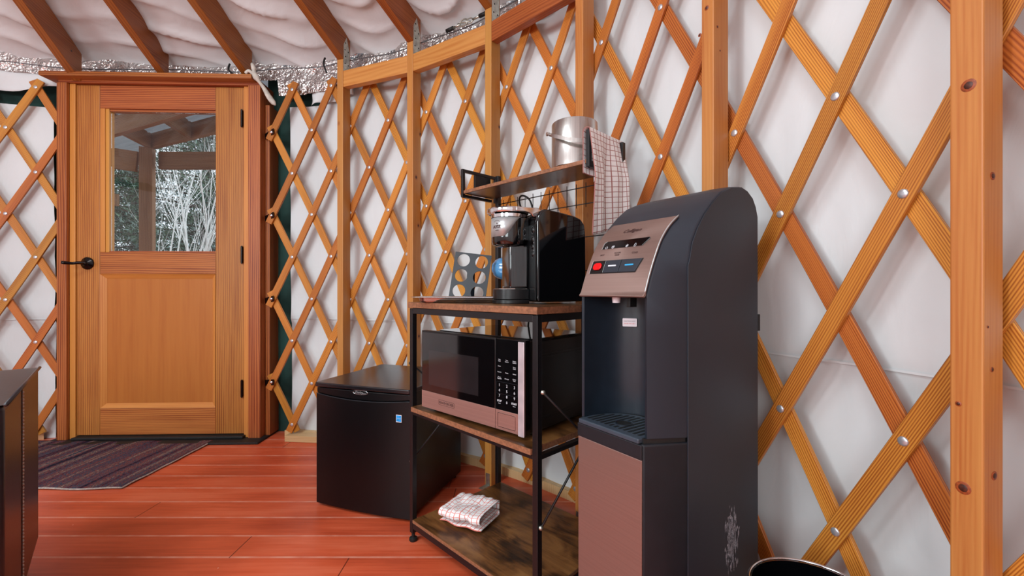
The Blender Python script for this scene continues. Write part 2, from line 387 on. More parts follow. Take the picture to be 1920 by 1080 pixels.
    def prism(s, poly, axis, a, b):
        """poly of 2D points extruded from a to b along axis (0,1,2)"""
        def P(p, t):
            q = [0, 0, 0]; o = [i for i in range(3) if i != axis]; q[o[0]] = p[0]; q[o[1]] = p[1]; q[axis] = t; return tuple(q)
        n = len(poly); vs = [P(p, a) for p in poly] + [P(p, b) for p in poly]
        fs = [tuple(range(n)), tuple(range(2 * n - 1, n - 1, -1))] + [(i, i + n, (i + 1) % n + n, (i + 1) % n) for i in range(n)]
        s.add(vs, fs)
    def build(s, name, mat, parent=None, bevel=0, smooth=False, seg=2, loc=None, rot=None, autosmooth=None):
        me = bpy.data.meshes.new(name); me.from_pydata(s.v, [], s.f); mats = mat if isinstance(mat, (list, tuple)) else [mat]
        for m in mats: me.materials.append(m)
        uvl = me.uv_layers.new(name='UVMap'); i = 0
        flat = []
        for u in s.uv: flat += [c for p in u for c in p]
        uvl.data.foreach_set('uv', flat)
        me.polygons.foreach_set('material_index', s.mi)
        bm = bmesh.new(); bm.from_mesh(me); bmesh.ops.remove_doubles(bm, verts=bm.verts, dist=1e-5)
        bmesh.ops.recalc_face_normals(bm, faces=bm.faces); bm.to_mesh(me); bm.free()
        if smooth or autosmooth:
            me.polygons.foreach_set('use_smooth', [True] * len(me.polygons))
            if autosmooth: me.set_sharp_from_angle(angle=math.radians(autosmooth))
        me.update()
        o = bpy.data.objects.new(name, me); COL.objects.link(o)
        if parent: o.parent = parent
        if loc is not None: o.location = loc
        if rot is not None: o.rotation_euler = rot
        if bevel:
            b = o.modifiers.new('bevel', 'BEVEL'); b.width = bevel; b.segments = seg; b.limit_method = 'ANGLE'; b.angle_limit = math.radians(40)
            b.harden_normals = False
        return o
def bx(name, x0, x1, y0, y1, z0, z1, mat, parent=None, bevel=0.002, axis=None):
    b = MB(); b.box(x0, x1, y0, y1, z0, z1, axis=axis); return b.build(name, mat, parent, bevel)
def text(name, body, size, mat, parent, M4, depth=0.0004, shear=0.0, bold=0.0, align='CENTER', xs=1.0):
    c = bpy.data.curves.new(name, 'FONT'); c.body = body; c.size = size; c.extrude = depth; c.shear = shear; c.offset = bold
    c.align_x = align; c.align_y = 'CENTER'; c.resolution_u = 3
    t = bpy.data.objects.new(name, c); COL.objects.link(t); bpy.context.view_layer.update()
    me = bpy.data.meshes.new_from_object(t.evaluated_get(bpy.context.evaluated_depsgraph_get()))
    bpy.data.objects.remove(t); bpy.data.curves.remove(c)
    if xs != 1.0:
        me.transform(Matrix.Diagonal((xs, 1, 1, 1)))
    me.materials.clear(); me.materials.append(mat); me.name = name
    o = bpy.data.objects.new(name, me); COL.objects.link(o); o.parent = parent; o.matrix_local = M4; return o
def front(x, y, z, tilt=0.0):
    """text frame on a face that looks towards local -Y"""
    return Matrix.Translation((x, y, z)) @ Matrix.Rotation(PI / 2 + tilt, 4, 'X')
def rrect(w, h, r, n=5, cx=0, cy=0):
    p = []
    for sx, sy, a in ((1, 1, 0), (-1, 1, 1), (-1, -1, 2), (1, -1, 3)):
        for k in range(n + 1):
            t = (a + k / n) * PI / 2; p.append((cx + sx * (w / 2 - r) + r * math.cos(t), cy + sy * (h / 2 - r) + r * math.sin(t)))
    return p
def ringframe(mb, w, h, r, t, y, cx, cz, d=0.0006):
    """rounded rectangular outline on a plane facing -Y"""
    o = rrect(w, h, r); i = rrect(w - 2 * t, h - 2 * t, max(r - t, 0.0003)); n = len(o)
    vs = [(cx + p[0], y, cz + p[1]) for p in o] + [(cx + p[0], y, cz + p[1]) for p in i]
    vs += [(a, b + d, c) for a, b, c in vs]
    fs = []
    for k in range(n):
        k2 = (k + 1) % n; fs += [(k, k2, n + k2, n + k), (k, k2, 2 * n + k2, 2 * n + k)]
    mb.add(vs, fs)

# ================================================================== THE ROOM
def cxl(th):
    """left half of the round wall bulges a little further left"""
    d = math.degrees(th) % 360
    return CX - 0.49 * (sstep(89, 103, d) - sstep(140, 235, d))
def wallpt(th, r): return Vector((cxl(th) + r * math.cos(th), CY + r * math.sin(th), 0))
# floor
bx('floor', -6.0, 3.0, -4.0, 3.3, -0.04, 0.0, M['floor'], None, 0); tag(bpy.data.objects['floor'], kind='structure')

def liner(name, d0, d1, n, zt, R=2.665, edge=None):
    """hanging fabric, with soft folds, between two wall angles (degrees)"""
    zs = [0.0, .04, .09] + [0.14 + i * 0.028 for i in range(int((zt(d0) - .14) / 0.028) + 1)]
    rows = []
    for iz, z in enumerate(zs):
        row = []
        for k in range(n + 1):
            d = lerp(d0, d1, k / n); th = math.radians(d); top = zt(d); zz = z * top / zs[-1]
            s_ = d * 0.0455
            fold = noise.noise(Vector((s_ * 5.5, zz * 0.9, 3.1))) * 0.012 + noise.noise(Vector((s_ * 16, zz * 1.3, 9.1))) * 0.0045
            fold += abs(noise.noise(Vector((s_ * 2.6 + zz * 2.0, zz * 3.1 - s_, 5.7)))) * 0.016
            fold += 0.010 * sstep(0.71, 0.68, zz) * 1.0 if zz < 0.72 else 0
            r = R + fold
            p = wallpt(th, r); row.append((p.x, p.y, zz))
        rows.append(row)
    b = MB(); b.grid(rows); o = b.build(name, M['liner'], None, smooth=True); tag(o, kind='structure'); return o
def ztop_r(d): return 2.14 if d < 72 else lerp(2.14, 1.975, sstep(72, 79, d)) 
liner('wall_right', 83.0, -84.0, 700, ztop_r)
def ztop_l(d): return lerp(1.955, 1.975, sstep(108, 112, d)) if d < 125 else 1.975 + 0.17 * sstep(125, 135, d)
liner('wall_left', 102.2, 276.0, 620, ztop_l)
# seam stitched along the liner
for nm, a, c_ in (('trim_1', 82.8, -60.0), ('trim_2', 102.6, 160.0)):
    b = MB(); n = 160
    b.grid([[tuple(wallpt(math.radians(lerp(a, c_, k / n)), 2.6635 + (0.012 * noise.noise(Vector((lerp(a, c_, k / n) * .25, .7, 3.1))) )) + Vector((0, 0, z))) for k in range(n + 1)] for z in (0.709, 0.704)])
    o = b.build(nm, M['liner'], None, smooth=True); tag(o, kind='structure')
# outer canvas (dark green), open at the door
def cyl(name, d0, d1, r, z0, z1, mat, n=160, wob=0.0, dz=None):
    b = MB(); rows = []
    for j in range(9):
        row = []
        for k in range(n + 1):
            d = lerp(d0, d1, k / n); th = math.radians(d)
            p = wallpt(th, r + wob * noise.noise(Vector((d * .4, j * .5, 1)))); row.append((p.x, p.y, lerp(z0, z1, j / 8)))
        rows.append(row)
    b.grid(rows); o = b.build(name, mat, None, smooth=True); return o
tag(cyl('wall_canvas_right', 87.0, -84.0, 2.74, -0.03, 2.36, M['green_canvas'], wob=.01), kind='structure')
tag(cyl('wall_canvas_left', 101.3, 276.0, 2.74, -0.03, 2.36, M['green_canvas'], wob=.01), kind='structure')
# foil insulation band under the eave
b = MB(); rows = []
n = 900
for j in range(15):
    row = []
    for k in range(n + 1):
        d = lerp(150, -20, k / n); th = math.radians(d); z = lerp(2.055 if d > 40 else 2.10, 2.30, j / 14)
        if d < 84: z = lerp(lerp(2.03, 2.10, sstep(82, 60, d)) + .012 * noise.noise(Vector((d * .35, 0, 4))), 2.30, j / 14)
        if 84 <= d <= 100: z = lerp(2.125, 2.30, j / 14)
        if d > 100: z = lerp(2.135 + .015 * noise.noise(Vector((d * .3, 0, 4))), 2.30, j / 14)
        rr = 2.632 + 0.026 * noise.noise(Vector((d * .42, z * 7, 2))) + 0.010 * noise.noise(Vector((d * 1.9, z * 22, 7))) + .03 * (j / 14)
        p = wallpt(th, rr); row.append((p.x, p.y, z))
    rows.append(row)
b.grid(rows)
o = b.build('roof_insulation', M['foil'], None, smooth=True); tag(o, 'crinkled silver foil insulation band under the roof edge', 'insulation')

# ceiling: roof fabric over the rafters
def under(r): return 2.135 + 0.40 * (2.55 - r)
RAFT_D = 0.150
POST_PX = [643, 774, 921, 1093, 1338, 1840]
R_POST = 2.520
post_th = []
for px in POST_PX:
    th = ray_theta(px, R_POST); post_th.append(th + 0.019 / R_POST)
raft_th = [ray_theta(136, 2.68) - 0.008, ray_theta(302, 2.60) - 0.008, ray_theta(460, 2.59) - 0.008] + [post_th[0], post_th[1], post_th[2], post_th[3], post_th[4]]
step = math.radians(12.0)
all_r = sorted(raft_th + [raft_th[0] + step * k for k in range(1, 14)] + [post_th[4] - step * k for k in range(1, 11)])
b = MB(); rows = []; NA = 1300; NR = 110
for j in range(NR + 1):
    r = lerp(2.66, 0.56, (j / NR) ** 1.25); row = []
    for k in range(NA + 1):
        th = math.radians(lerp(-90, 270, k / NA)); lo = None
        near = [a for a in all_r if a <= th]; hi = [a for a in all_r if a > th]
        lo = near[-1] if near else all_r[-1] - 2 * PI; h_ = hi[0] if hi else all_r[0] + 2 * PI
        f = (th - lo) / max(h_ - lo, 1e-6); env = math.sin(PI * min(1, max(0, f))) ** 0.8
        fine = 25 <= math.degrees(th) <= 130
        z = under(r) + RAFT_D + 0.012
        z -= env * (0.030 + 0.010 * noise.noise(Vector((th * 9, r * 3, 0))))
        q = r * 12 + 1.1 * math.sin(f * PI + th * 3) + 1.3 * noise.noise(Vector((th * 5, r * 2.5, 8)))
        rd = abs(math.sin(q * 1.7)) ** 0.6
        z -= (1 - rd) * 0.034 * (0.35 + env) * (0.35 + 1.1 * abs(noise.noise(Vector((th * 6.5, r * 5, 2)))))
        z += 0.005 * noise.noise(Vector((th * 22, r * 16, 5)))
        c = wallpt(th, 0); 
        rc = r; cx_ = lerp(CX, cxl(th), max(0, (r - 1.2) / 1.45))
        row.append((cx_ + rc * math.cos(th), CY + rc * math.sin(th), z))
    rows.append(row)
b.grid(rows); o = b.build('ceiling', M['liner'], None, smooth=True); tag(o, kind='structure')
# dome ring
b = MB(); b.lathe([(0.52, 2.93), (0.60, 2.93), (0.60, 3.16), (0.52, 3.16), (0.52, 2.93)], 48)
o = b.build('roof_ring', M['fir_rafter'], None, loc=(CX, CY, 0), autosmooth=30); tag(o, 'wooden centre ring that gathers the rafters under the dome', 'ring')

# ------------------------------------------------------------------ rafters
names = ['rafter above the left end of the door header', 'rafter above the middle of the door header', 'rafter above the right end of the door header',
         'rafter on the post nearest the door', 'rafter on the second post from the door', 'rafter on the post behind the small shelf rack',
         'rafter on the post behind the steel ice bucket', 'rafter on the post behind the water cooler']
bracket_src = None
for i, th in enumerate(raft_th[:6]):
    b = MB(); out = Vector((math.cos(th), math.sin(th), 0)); ro = (2.68, 2.60, 2.59)[i] if i < 3 else 2.580; ri = 0.60
    tang = Vector((-out.y, out.x, 0)); hw = 0.021
    base = Vector((CX, CY, 0))
    prof = [(ro, under(ro)), (ro, under(ro) + RAFT_D * 1.07), (ri, under(ri) + RAFT_D * 1.07), (ri, under(ri))]
    if i >= 3: prof = [(R_POST + .002, under(R_POST)), (R_POST + .002, under(R_POST)), (2.580, under(2.580)), (2.580, under(2.580) + RAFT_D * 1.07), (ri, under(ri) + RAFT_D * 1.07), (ri, under(ri))][1:]
    vs = []
    for sgn in (-1, 1):
        for r, z in prof: vs.append(base + out * r + tang * (sgn * hw) + Vector((0, 0, z)))
    n = len(prof); fs = [tuple(range(n)), tuple(range(2 * n - 1, n - 1, -1))]; uvs = [[(z * 1.0, r) for r, z in prof], [(z + 3, r) for r, z in reversed(prof)]]
    for k in range(n):
        k2 = (k + 1) % n; fs.append((k, k + n, k2 + n, k2)); a, c = prof[k][0], prof[k2][0]
        uvs.append([(0.5, a), (0.538, a), (0.538, c), (0.5, c)] if abs(a - c) > .2 else [(0, .1), (0.04, .1), (.04, .11), (0, .11)])
    b.add(vs, fs, uvs)
    o = b.build('rafter', M['fir_rafter'], None, 0.002)
    tag(o, 'sloping reddish wooden ' + names[i], 'rafter', 'rafters of the round roof')

# ------------------------------------------------------------------ posts with metal straps
where = ['wall post nearest the door, left of the small fridge top', 'wall post just left of the shelf rack', 'wall post directly behind the left side of the shelf rack',
         'wall post behind the steel ice bucket', 'wall post rising behind the water cooler', 'thick near wall post at the far right with a dark knot']
PD = 0.064
for i, th in enumerate(post_th):
    t = empty('wall_post', tuple(polar(th, R_POST)), th + PI / 2)      # local -Y points into the room, +Y outwards
    t.rotation_euler = (0, 0, th - PI / 2)
    # local x = rightwards seen from inside, local y = outwards
    top = under(R_POST) if i < 9 else 2.2
    d = PD if i < 5 else 0.052; wd = 0.038 if i < 5 else 0.043
    b = MB(); b.box(-wd / 2, wd / 2, 0.0, d, 0.0, top - 0.003)
    b.build('post', M['fir_post'], t, 0.0025)
    tag(t, 'upright square-cut fir ' + where[i], 'post', 'upright posts along the round wall')
    # galvanised strap joining post and rafter, on the right-hand face
    x = wd / 2; b = MB()
    b.prism([(0.003, 2.070), (0.030, 2.045), (0.054, 2.070), (0.054, 2.20), (0.028, 2.275), (0.003, 2.225)], 0, x + 0.0005, x + 0.0025)
    b.build('strap_plate', M['galvanised'], t)
    b = MB()
    for y, z in ((.014, 2.085), (.042, 2.085), (.014, 2.125), (.042, 2.125), (.020, 2.165), (.014, 2.2), (.042, 2.2), (.02, 2.24)):
        b.lathe([(0.0034, 0), (0.0034, .0012), (0.0, .0018)], 8, M4=Matrix.Translation((x + 0.0025, y, z)) @ Matrix.Rotation(PI / 2, 4, 'Y'))
    b.build('nail_head', M['oil_bronze'], t, smooth=True)
    b = MB(); b.box(-.012, .012, -0.0028, -0.0005, 0.0, 0.055); b.box(-.012, .012, -0.05, -0.0005, 0.0, 0.003)
    b.build('foot_bracket', M['galvanised'], t)
# knots that show on the two nearest posts
M['knot'] = plain('knot', (74, 34, 20), .5, noise_amt=.25, nscale=200); M['knot_halo'] = plain('knot_halo', (150, 70, 32), .5, noise_amt=.2, nscale=160)
posts_ = [o for o in bpy.data.objects if o.name.startswith('wall_post')]
def knot(pi, px, py, r, side=False):
    t = [o for o in posts_][pi]; th = post_th[pi]; P = polar(th, R_POST); T = Vector((math.sin(th), -math.cos(th), 0)); O = Vector((math.cos(th), math.sin(th), 0))
    wd = .038 if pi < 5 else .043; k = (px - 960) / F
    if side: P = P + T * wd / 2; D = O
    else: D = T
    a = (k * P.y - P.x) / (D.x - k * D.y); Y = P.y + a * D.y; z = CAMH + (HY - py) / F * Y
    if side: Mx = Matrix.Translation((wd / 2, a, z)) @ Matrix.Rotation(PI / 2, 4, 'Y')
    else: Mx = Matrix.Translation((a, 0, z)) @ Matrix.Rotation(PI / 2, 4, 'X')
    sc = Matrix.Diagonal((1, 1, 1, 1))
    b = MB(); b.lathe([(r * 1.7, .0002), (r * 1.6, .0005), (0, .0006)], 20, M4=Mx); h = b.build('knot', M['knot_halo'], t, smooth=True)
    b = MB(); b.lathe([(r, .0006), (r * .9, .0010), (0, .0011)], 18, M4=Mx); b.build('knot_heart', M['knot'], h, smooth=True)
for a in ((5, 1816, 160, .0060), (5, 1806, 915, .0062), (5, 1797, 757, .0026), (5, 1861, 330, .0040, True), (5, 1864, 892, .0044, True), (5, 1860, 693, .0026, True), (5, 1852, 613, .0014, True),
          (4, 1325, 15, .0040), (4, 1345, 50, .0024, True), (4, 1312, 66, .0030), (4, 1350, 95, .0016, True)): knot(*a)
# rails between the posts
rl = ['pale wooden rail between the first and second post from the door', 'pale wooden rail between the second post and the post behind the shelf rack',
      'red-brown wooden rail between the post behind the rack and the post behind the ice bucket', 'red-brown wooden rail between the ice bucket post and the cooler post',
      'red-brown wooden rail running from the cooler post to the near right post']
for i in range(3):
    a, c = post_th[i], post_th[i + 1]
    pa = polar(a, R_POST + 0.022); pc = polar(c, R_POST + 0.022); d = (pc - pa).normalized()
    pa += d * 0.0205; pc -= d * 0.0205; b = MB(); b.beam(pa + Vector((0, 0, 2.035)), pc + Vector((0, 0, 2.035)), 0.038, 0.089)
    o = b.build('wall_rail', M['ply_rail'] if i < 2 else M['fir_red'] if i > 4 else M['fir_rafter'], None, 0.003); tag(o, rl[i], 'rail', 'rails joining the tops of the posts')

# ------------------------------------------------------------------ lattice wall
def latpt(s_, z, rr, left):
    """s_ in half-cell units along the wall"""
    if not left:
        th = A0 - AD * s_; return Vector((CX + rr * math.cos(th), CY + rr * math.sin(th), z))
    th = math.radians(100.9) + 0.0525 * s_
    cx = -2.118; return Vector((cx + rr * math.cos(th), -0.020 + rr * math.sin(th), z))
def strip(sa, za, sb, zb, rr, left, w=0.040, t=0.011, name='slat', parent=None, mat=None, ext=0.048):
    us = AD * RL if not left else 0.0525 * RL
    d = Vector(((sb - sa) * us, zb - za)); L = d.length; d /= L; nrm = Vector((-d.y, d.x))
    sa -= d.x * ext / us; za -= d.y * ext; sb += d.x * ext / us; zb += d.y * ext; L += 2 * ext
    n = max(2, int(L / 0.07)); rows = []
    sg = 1 if not left else 1
    jit = random.uniform(-.002, .002)
    for k in range(n + 1):
        s_, z = lerp(sa, sb, k / n), lerp(za, zb, k / n); sec = []
        for a, r_ in ((-1, -1), (1, -1), (1, 1), (-1, 1)):
            sec.append(latpt(s_ + nrm.x * a * w / 2 / us, z + nrm.y * a * w / 2, rr + r_ * t / 2, left))
        rows.append(sec)
    b = MB(); off = random.random()
    for q in range(4):
        q2 = (q + 1) % 4; vs = []; fs = []; uvs = []
        for k in range(n + 1): vs += [rows[k][q], rows[k][q2]]
        u0, u1 = (0, w) if q % 2 == 0 else (.3, .3 + t)
        for k in range(n):
            fs.append((2 * k, 2 * k + 1, 2 * k + 3, 2 * k + 2)); uvs.append([(u0 + off, L * k / n), (u1 + off, L * k / n), (u1 + off, L * (k + 1) / n), (u0 + off, L * (k + 1) / n)])
        b.add(vs, fs, uvs)
    for k in (0, n): b.add(rows[k], [(0, 1, 2, 3)], [[(0, 0), (.04, 0), (.04, .01), (0, .01)]])
    return b.build(name, mat, parent, 0.0012, seg=1)
rb = MB(); rb.lathe([(0.0096, 0.0), (0.0094, 0.0014), (0.0074, 0.0026), (0.003, 0.0034), (0.0, 0.0035)], 16)
rivet0 = rb.build('rivet', M['aluminium'], None, smooth=True); used_r = [False]
def rivet(s_, z, left, parent, rr):
    if not used_r[0]: o = rivet0; used_r[0] = True
    else: o = rivet0.copy(); COL.objects.link(o)
    p = latpt(s_, z, rr, left); c = latpt(s_, z, rr - 0.1, left); o.parent = parent
    o.matrix_local = Matrix.Translation(p) @ (c - p).to_track_quat('Z', 'Y').to_matrix().to_4x4()
def lattice(i0, i1, left, label):
    t = empty('lattice_wall', (0, 0, 0)); tag(t, label, 'lattice')
    z0, bz = (Z0, BZ) if not left else (1.745, 0.2440)
    zof = lambda j: z0 - bz * j
    jt, jb = -1, 7
    for front_ in (False, True):
        starts = []
        # every strip is the diagonal through nodes (i, j); front ones rise to the right
        for c in range(i0 - 8, i1 + 9):
            # node on the bottom row (c, 7) must be a node: parity i+j even
            if (c + jb) % 2: continue
            pts = [(c + (k if front_ else -k), jb - k) for k in range(0, jb - jt + 1)]
            pts = [p for p in pts if i0 <= p[0] <= i1]
            if len(pts) < 2: continue
            (ia, ja), (ib, jb2) = pts[0], pts[-1]
            sgn = -1 if left else 1
            rr = RL - 0.006 if front_ else RL + 0.006
            mat = M['fir_slat'] if random.random() < (.62 if ia > 12 else .45) else M['fir_slat_red']
            wz = 0.0 
            o = strip(ia, zof(ja) + wz, ib, zof(jb2) + wz, rr, left, name='slat', parent=t, mat=mat)
            if front_:
                for (i, j) in pts:
                    d = math.degrees(A0 - AD * i)
                    if not left and i > 7 and j in (1, 4): continue
                    if not left and i > 28: continue
                    rivet(i, zof(j), left, o, RL - 0.0117)
    return t
lattice(0, 34, False, 'riveted crisscross wooden lattice wall from the door round to the right edge')
# lattice left of the door: same construction, nodes counted leftwards from the door frame
def lattice_left():
    t = empty('lattice_wall', (0, 0, 0)); tag(t, 'riveted crisscross wooden lattice wall between the door and the left edge', 'lattice')
    z0 = 1.800; bz = 0.2445
    for front_ in (False, True):
        for c in range(-9, 18):
            pts = [(c + (-k if front_ else k), 7 - k) for k in range(0, 9)]
            pts = [p for p in pts if 0 <= p[0] <= 8]
            if len(pts) < 2 or (c + 7) % 2: continue
            (ia, ja), (ib, jb2) = pts[0], pts[-1]
            rr = RL - 0.006 if front_ else RL + 0.006
            o = strip(ia, z0 - bz * ja, ib, z0 - bz * jb2, rr, True, name='slat', parent=t, mat=M['fir_slat'] if random.random() < .6 else M['fir_slat_red'])
            if front_:
                for (i, j) in pts: rivet(i, z0 - bz * j, True, o, RL - 0.0117)
lattice_left()
# wooden sill ring at the foot of the wall
for nm, d0, d1 in (('baseboard_right', 83.5, -30), ('baseboard_left', 103.0, 150)):
    b = MB(); n = 90; rows = []
    for r, z in ((2.648, 0.0), (2.648, 0.038), (2.70, 0.038), (2.70, 0.0)):
        rows.append([tuple(wallpt(math.radians(lerp(d0, d1, k / n)), r) + Vector((0, 0, z))) for k in range(n + 1)])
    b.grid(rows, scale=(.05, .04)); o = b.build(nm, M['raw_pine'], None, autosmooth=40); tag(o, kind='structure')

# ------------------------------------------------------------------ the door
SX = 2.54 / F
def dx(px): return (px - 303) * SX
def dz(py): return CAMH + (HY - py) * SX
DANG = math.radians(2.0)
DX = (303 - 960) * SX
frame = empty('trim_3', (DX, 2.54, 0), DANG); tag(frame, kind='structure')
W_ = M
def dbox(name, x0, x1, y0, y1, z0, z1, mat, parent, bev=0.003, pix=True, axis=None):
    if pix: x0, x1, z0, z1 = dx(x0), dx(x1), dz(z1), dz(z0)
    return bx(name, x0, x1, y0, y1, z0, z1, mat, parent, bev, axis)
o = dbox('casing', 119.5, 137, -0.022, 0.14, 160, 822, M['fir_red'], frame)
o = dbox('casing', 465.5, 488, -0.022, 0.14, 160, 822, M['fir_red'], frame)
dbox('jamb', 137.3, 147.6, -0.004, 0.14, 160, 822, M['fir_door_light'], frame)
dbox('jamb', 454.6, 465.2, -0.004, 0.14, 160, 822, M['fir_door_light'], frame)
dbox('side_board', 488.4, 497, 0.03, 0.16, 190, 822, M['fir_red'], frame)
dbox('header_board', 121, 487, -0.018, 0.14, 150, 159.8, M['fir_red'], frame)
dbox('header_cap', 104, 481, -0.075, 0.10, 147.3, 155.5, M['fir_red'], frame, axis=0)
dbox('header_backing', 119, 489, 0.02, 0.12, 80, 147, M['fir_red'], frame) if False else None
bx('threshold', dx(108), dx(497), -0.10, 0.16, 0.0, 0.012, M['rubber'], frame, 0.003)
bx('threshold_plate', dx(148), dx(458), -0.035, 0.10, 0.0125, 0.026, M['rubber'], frame, 0.003)
door = empty('door_1', (DX, 2.54, 0), DANG); tag(door, kind='structure')
T0, T1 = 0.004, 0.046
dbox('stile', 148.2, 190, T0, T1, 161, 815, M['fir_door'], door)
dbox('stile', 401, 454.2, T0, T1, 161, 815, M['fir_door'], door)
dbox('top_rail', 190.1, 400.9, T0, T1, 161, 204, M['fir_red'], door, axis=0)
dbox('lock_rail', 190.1, 400.9, T0, T1, 473, 514, M['fir_red'], door, axis=0)
dbox('bottom_rail', 190.1, 400.9, T0, T1, 765, 815, M['fir_door'], door, axis=0)
dbox('panel', 190.2, 400.8, T0 + .016, T1 - .012, 514.2, 764.8, M['fir_panel'], door, 0)
# mouldings around panel and glass
b = MB()
def frame_mould(b, x0, x1, y0, y1, wd, dep):
    X0, X1, Z1, Z0_ = dx(x0), dx(x1), dz(y0), dz(y1)
    o_ = [(X0, Z0_), (X1, Z0_), (X1, Z1), (X0, Z1)]; i_ = [(X0 + wd, Z0_ + wd), (X1 - wd, Z0_ + wd), (X1 - wd, Z1 - wd), (X0 + wd, Z1 - wd)]
    for k in range(4):
        k2 = (k + 1) % 4
        p = [(o_[k][0], T0 - .001, o_[k][1]), (o_[k2][0], T0 - .001, o_[k2][1]), (i_[k2][0], T0 + dep, i_[k2][1]), (i_[k][0], T0 + dep, i_[k][1])]
        v = k % 2
        uv = [(q[2], q[0]) if v == 0 else (q[0], q[2]) for q in p]; b.add(p, [(0, 1, 2, 3)], [uv])
frame_mould(b, 190.1, 400.9, 514.1, 764.9, 0.026, 0.0155)
b.build('panel_moulding', M['fir_door_light'], door, autosmooth=20)
b = MB()
b.box(dx(190.2), dx(205), T0 + .006, T1, dz(472.9), dz(204.1)); b.box(dx(190.2), dx(205) - .020, T0 + .001, T0 + .0055, dz(472.9), dz(204.1))
b.build('glazing_bead', M['fir_door_light'], door, 0.0015)
b = MB(); b.box(dx(205.2), dx(400.9), T0 + .010, T1, dz(208.5), dz(204.1)); b.box(dx(205.2), dx(400.9), T0 + .010, T1, dz(472.9), dz(470.5))
b.build('glazing_bead', M['fir_red'], door, 0.001)
bx('glass', dx(205.0), dx(400.95), 0.024, 0.028, dz(470.4), dz(208.6), M['glass'], door, 0)
# hinges
for yy in (205, 462, 714):
    b = MB(); x = dx(451.2); z1, z0 = dz(yy), dz(yy + 31)
    b.tube([(x, -.006, z0), (x, -.006, z1)], 0.0062, 12); b.box(x - .0045, x + .004, -.004, .004, z0 + .003, z1 - .003)
    b.tube([(x, -.006, z0 - .004), (x, -.006, z0)], 0.0044, 10); b.tube([(x, -.006, z1), (x, -.006, z1 + .004)], 0.0044, 10)
    b.build('hinge', M['oil_bronze'], door, autosmooth=40)
# lever handle
hd = MB(); hx, hz = dx(168), dz(494)
hd.lathe([(0.0, -.020), (0.012, -.020), (0.016, -.014), (0.030, -.008), (0.036, -.002), (0.036, .004)], 36, M4=Matrix.Translation((hx, 0, hz)) @ Matrix.Rotation(-PI / 2, 4, 'X') @ Matrix.Scale(1, 4))
ho = hd.build('door_handle', M['oil_bronze'], door, autosmooth=40)
hd = MB(); hd.tube([(hx, -.012, hz), (hx, -.050, hz)], 0.009, 16)
hd.tube([(hx + .048, -.050, hz - .006), (hx + .030, -.053, hz + .001), (hx, -.056, hz), (hx - .020, -.066, hz - .004), (hx - .042, -.090, hz - .002), (hx - .050, -.100, hz)], [.004, .006, .0085, .008, .0095, .0085], 14)
hd.build('lever', M['oil_bronze'], ho, smooth=True)
# leather-like straps tying lattice to the frame
for k in range(4):
    z = Z0 - 2 * k * BZ
    b = MB(); p = latpt(0.0, z, RL - .013, False); e = Matrix.Rotation(DANG, 4, 'Z') @ Vector((dx(490), 0.02, 0)) + Vector((DX, 2.54, z - .012))
    b.beam(e, p + (p - e).normalized() * .022, 0.003, 0.034, up=(0, 0, 1)); o = b.build('metal_strap', M['oil_bronze'], None, 0.001)
    bb = MB(); bb.lathe([(.009, 0), (.008, .003), (0, .0045)], 14, M4=Matrix.Translation(p + Vector((0.0, -.004, 0))) @ Matrix.Rotation(PI / 2, 4, 'X')); 
    rv = bb.build('bolt', M['chrome'], o, smooth=True)
    tag(o, ['topmost', 'second from top', 'third from top', 'lowest'][k] + ' of the small dark straps tying the lattice to the door frame', 'strap', 'straps beside the door frame')

# ================================================================== SHELF RACK
RA = math.atan2(-.7084, .7058)
RO = Vector((-.359, 1.521, 0))
rack = empty('shelf_rack', tuple(RO), RA)
tag(rack, 'black metal storage rack with rustic brown shelves holding the microwave', 'rack')
RW, RD = 0.600, 0.425; LG = 0.018
def leg(x, y, h, foot=True, name='leg'):
    b = MB(); b.box(x, x + LG, y, y + LG, 0.030, h); o = b.build(name, M['black_metal'], rack, 0.0015)
    b = MB(); b.lathe([(0, .031), (.006, .031), (.006, .014), (.0135, .011), (.0145, .004), (.012, .0), (0, .0)], 20, M4=Matrix.Translation((x + LG / 2, y + LG / 2, 0)))
    b.build('foot', M['rubber'], o, autosmooth=40)
leg(0, 0, .8145); leg(RW - LG, 0, .8145); leg(0, RD - LG, 1.352); leg(RW - LG, RD - LG, 1.352)
def shelf(z, x0, x1, y0, y1, th=0.0155, frame_=True, name='shelf', fr_h=0.018, under_=False):
    b = MB(); b.box(x0, x1, y0, y1, z - th, z); o = b.build(name, M['rustic_shelf'], rack, 0.001)
    # raw board edges
    e = MB(); t = 0.0006
    e.box(x0, x1, y0 - t, y0, z - th + .001, z - .001); e.box(x1, x1 + t, y0, y1, z - th + .001, z - .001); e.box(x0 - t, x0, y0, y1, z - th + .001, z - .001)
    e.build('board_edge', M['board_edge'], o)
    if under_:
        e = MB(); e.box(x0 + .002, x1 - .002, y0 + .002, y1 - .002, z - th - .0006, z - th); e.build('underside', M['shelf_under'], o)
    if frame_:
        f = MB(); zt = z - th - (.0007 if under_ else .0003); 
        f.box(LG, RW - LG, 0.001, .001 + .016, zt - fr_h, zt); f.box(LG, RW - LG, RD - .017, RD - .001, zt - fr_h, zt)
        f.box(0.001, .017, LG, RD - LG, zt - fr_h, zt); f.box(RW - .017, RW - .001, LG, RD - LG, zt - fr_h, zt)
        f.build('shelf_frame', M['black_metal'], rack, 0.001)
shelf(.8365, -.002, RW + .002, -.004, RD - LG - .001, .020, True, fr_h=.020)
shelf(.474, LG + .0008, RW - LG - .0008, -.006, RD - LG - .001, .017, True, fr_h=.012)
shelf(.0795, LG + .0008, RW - LG - .0008, .0005, RD - .002, .012, True, fr_h=.020)
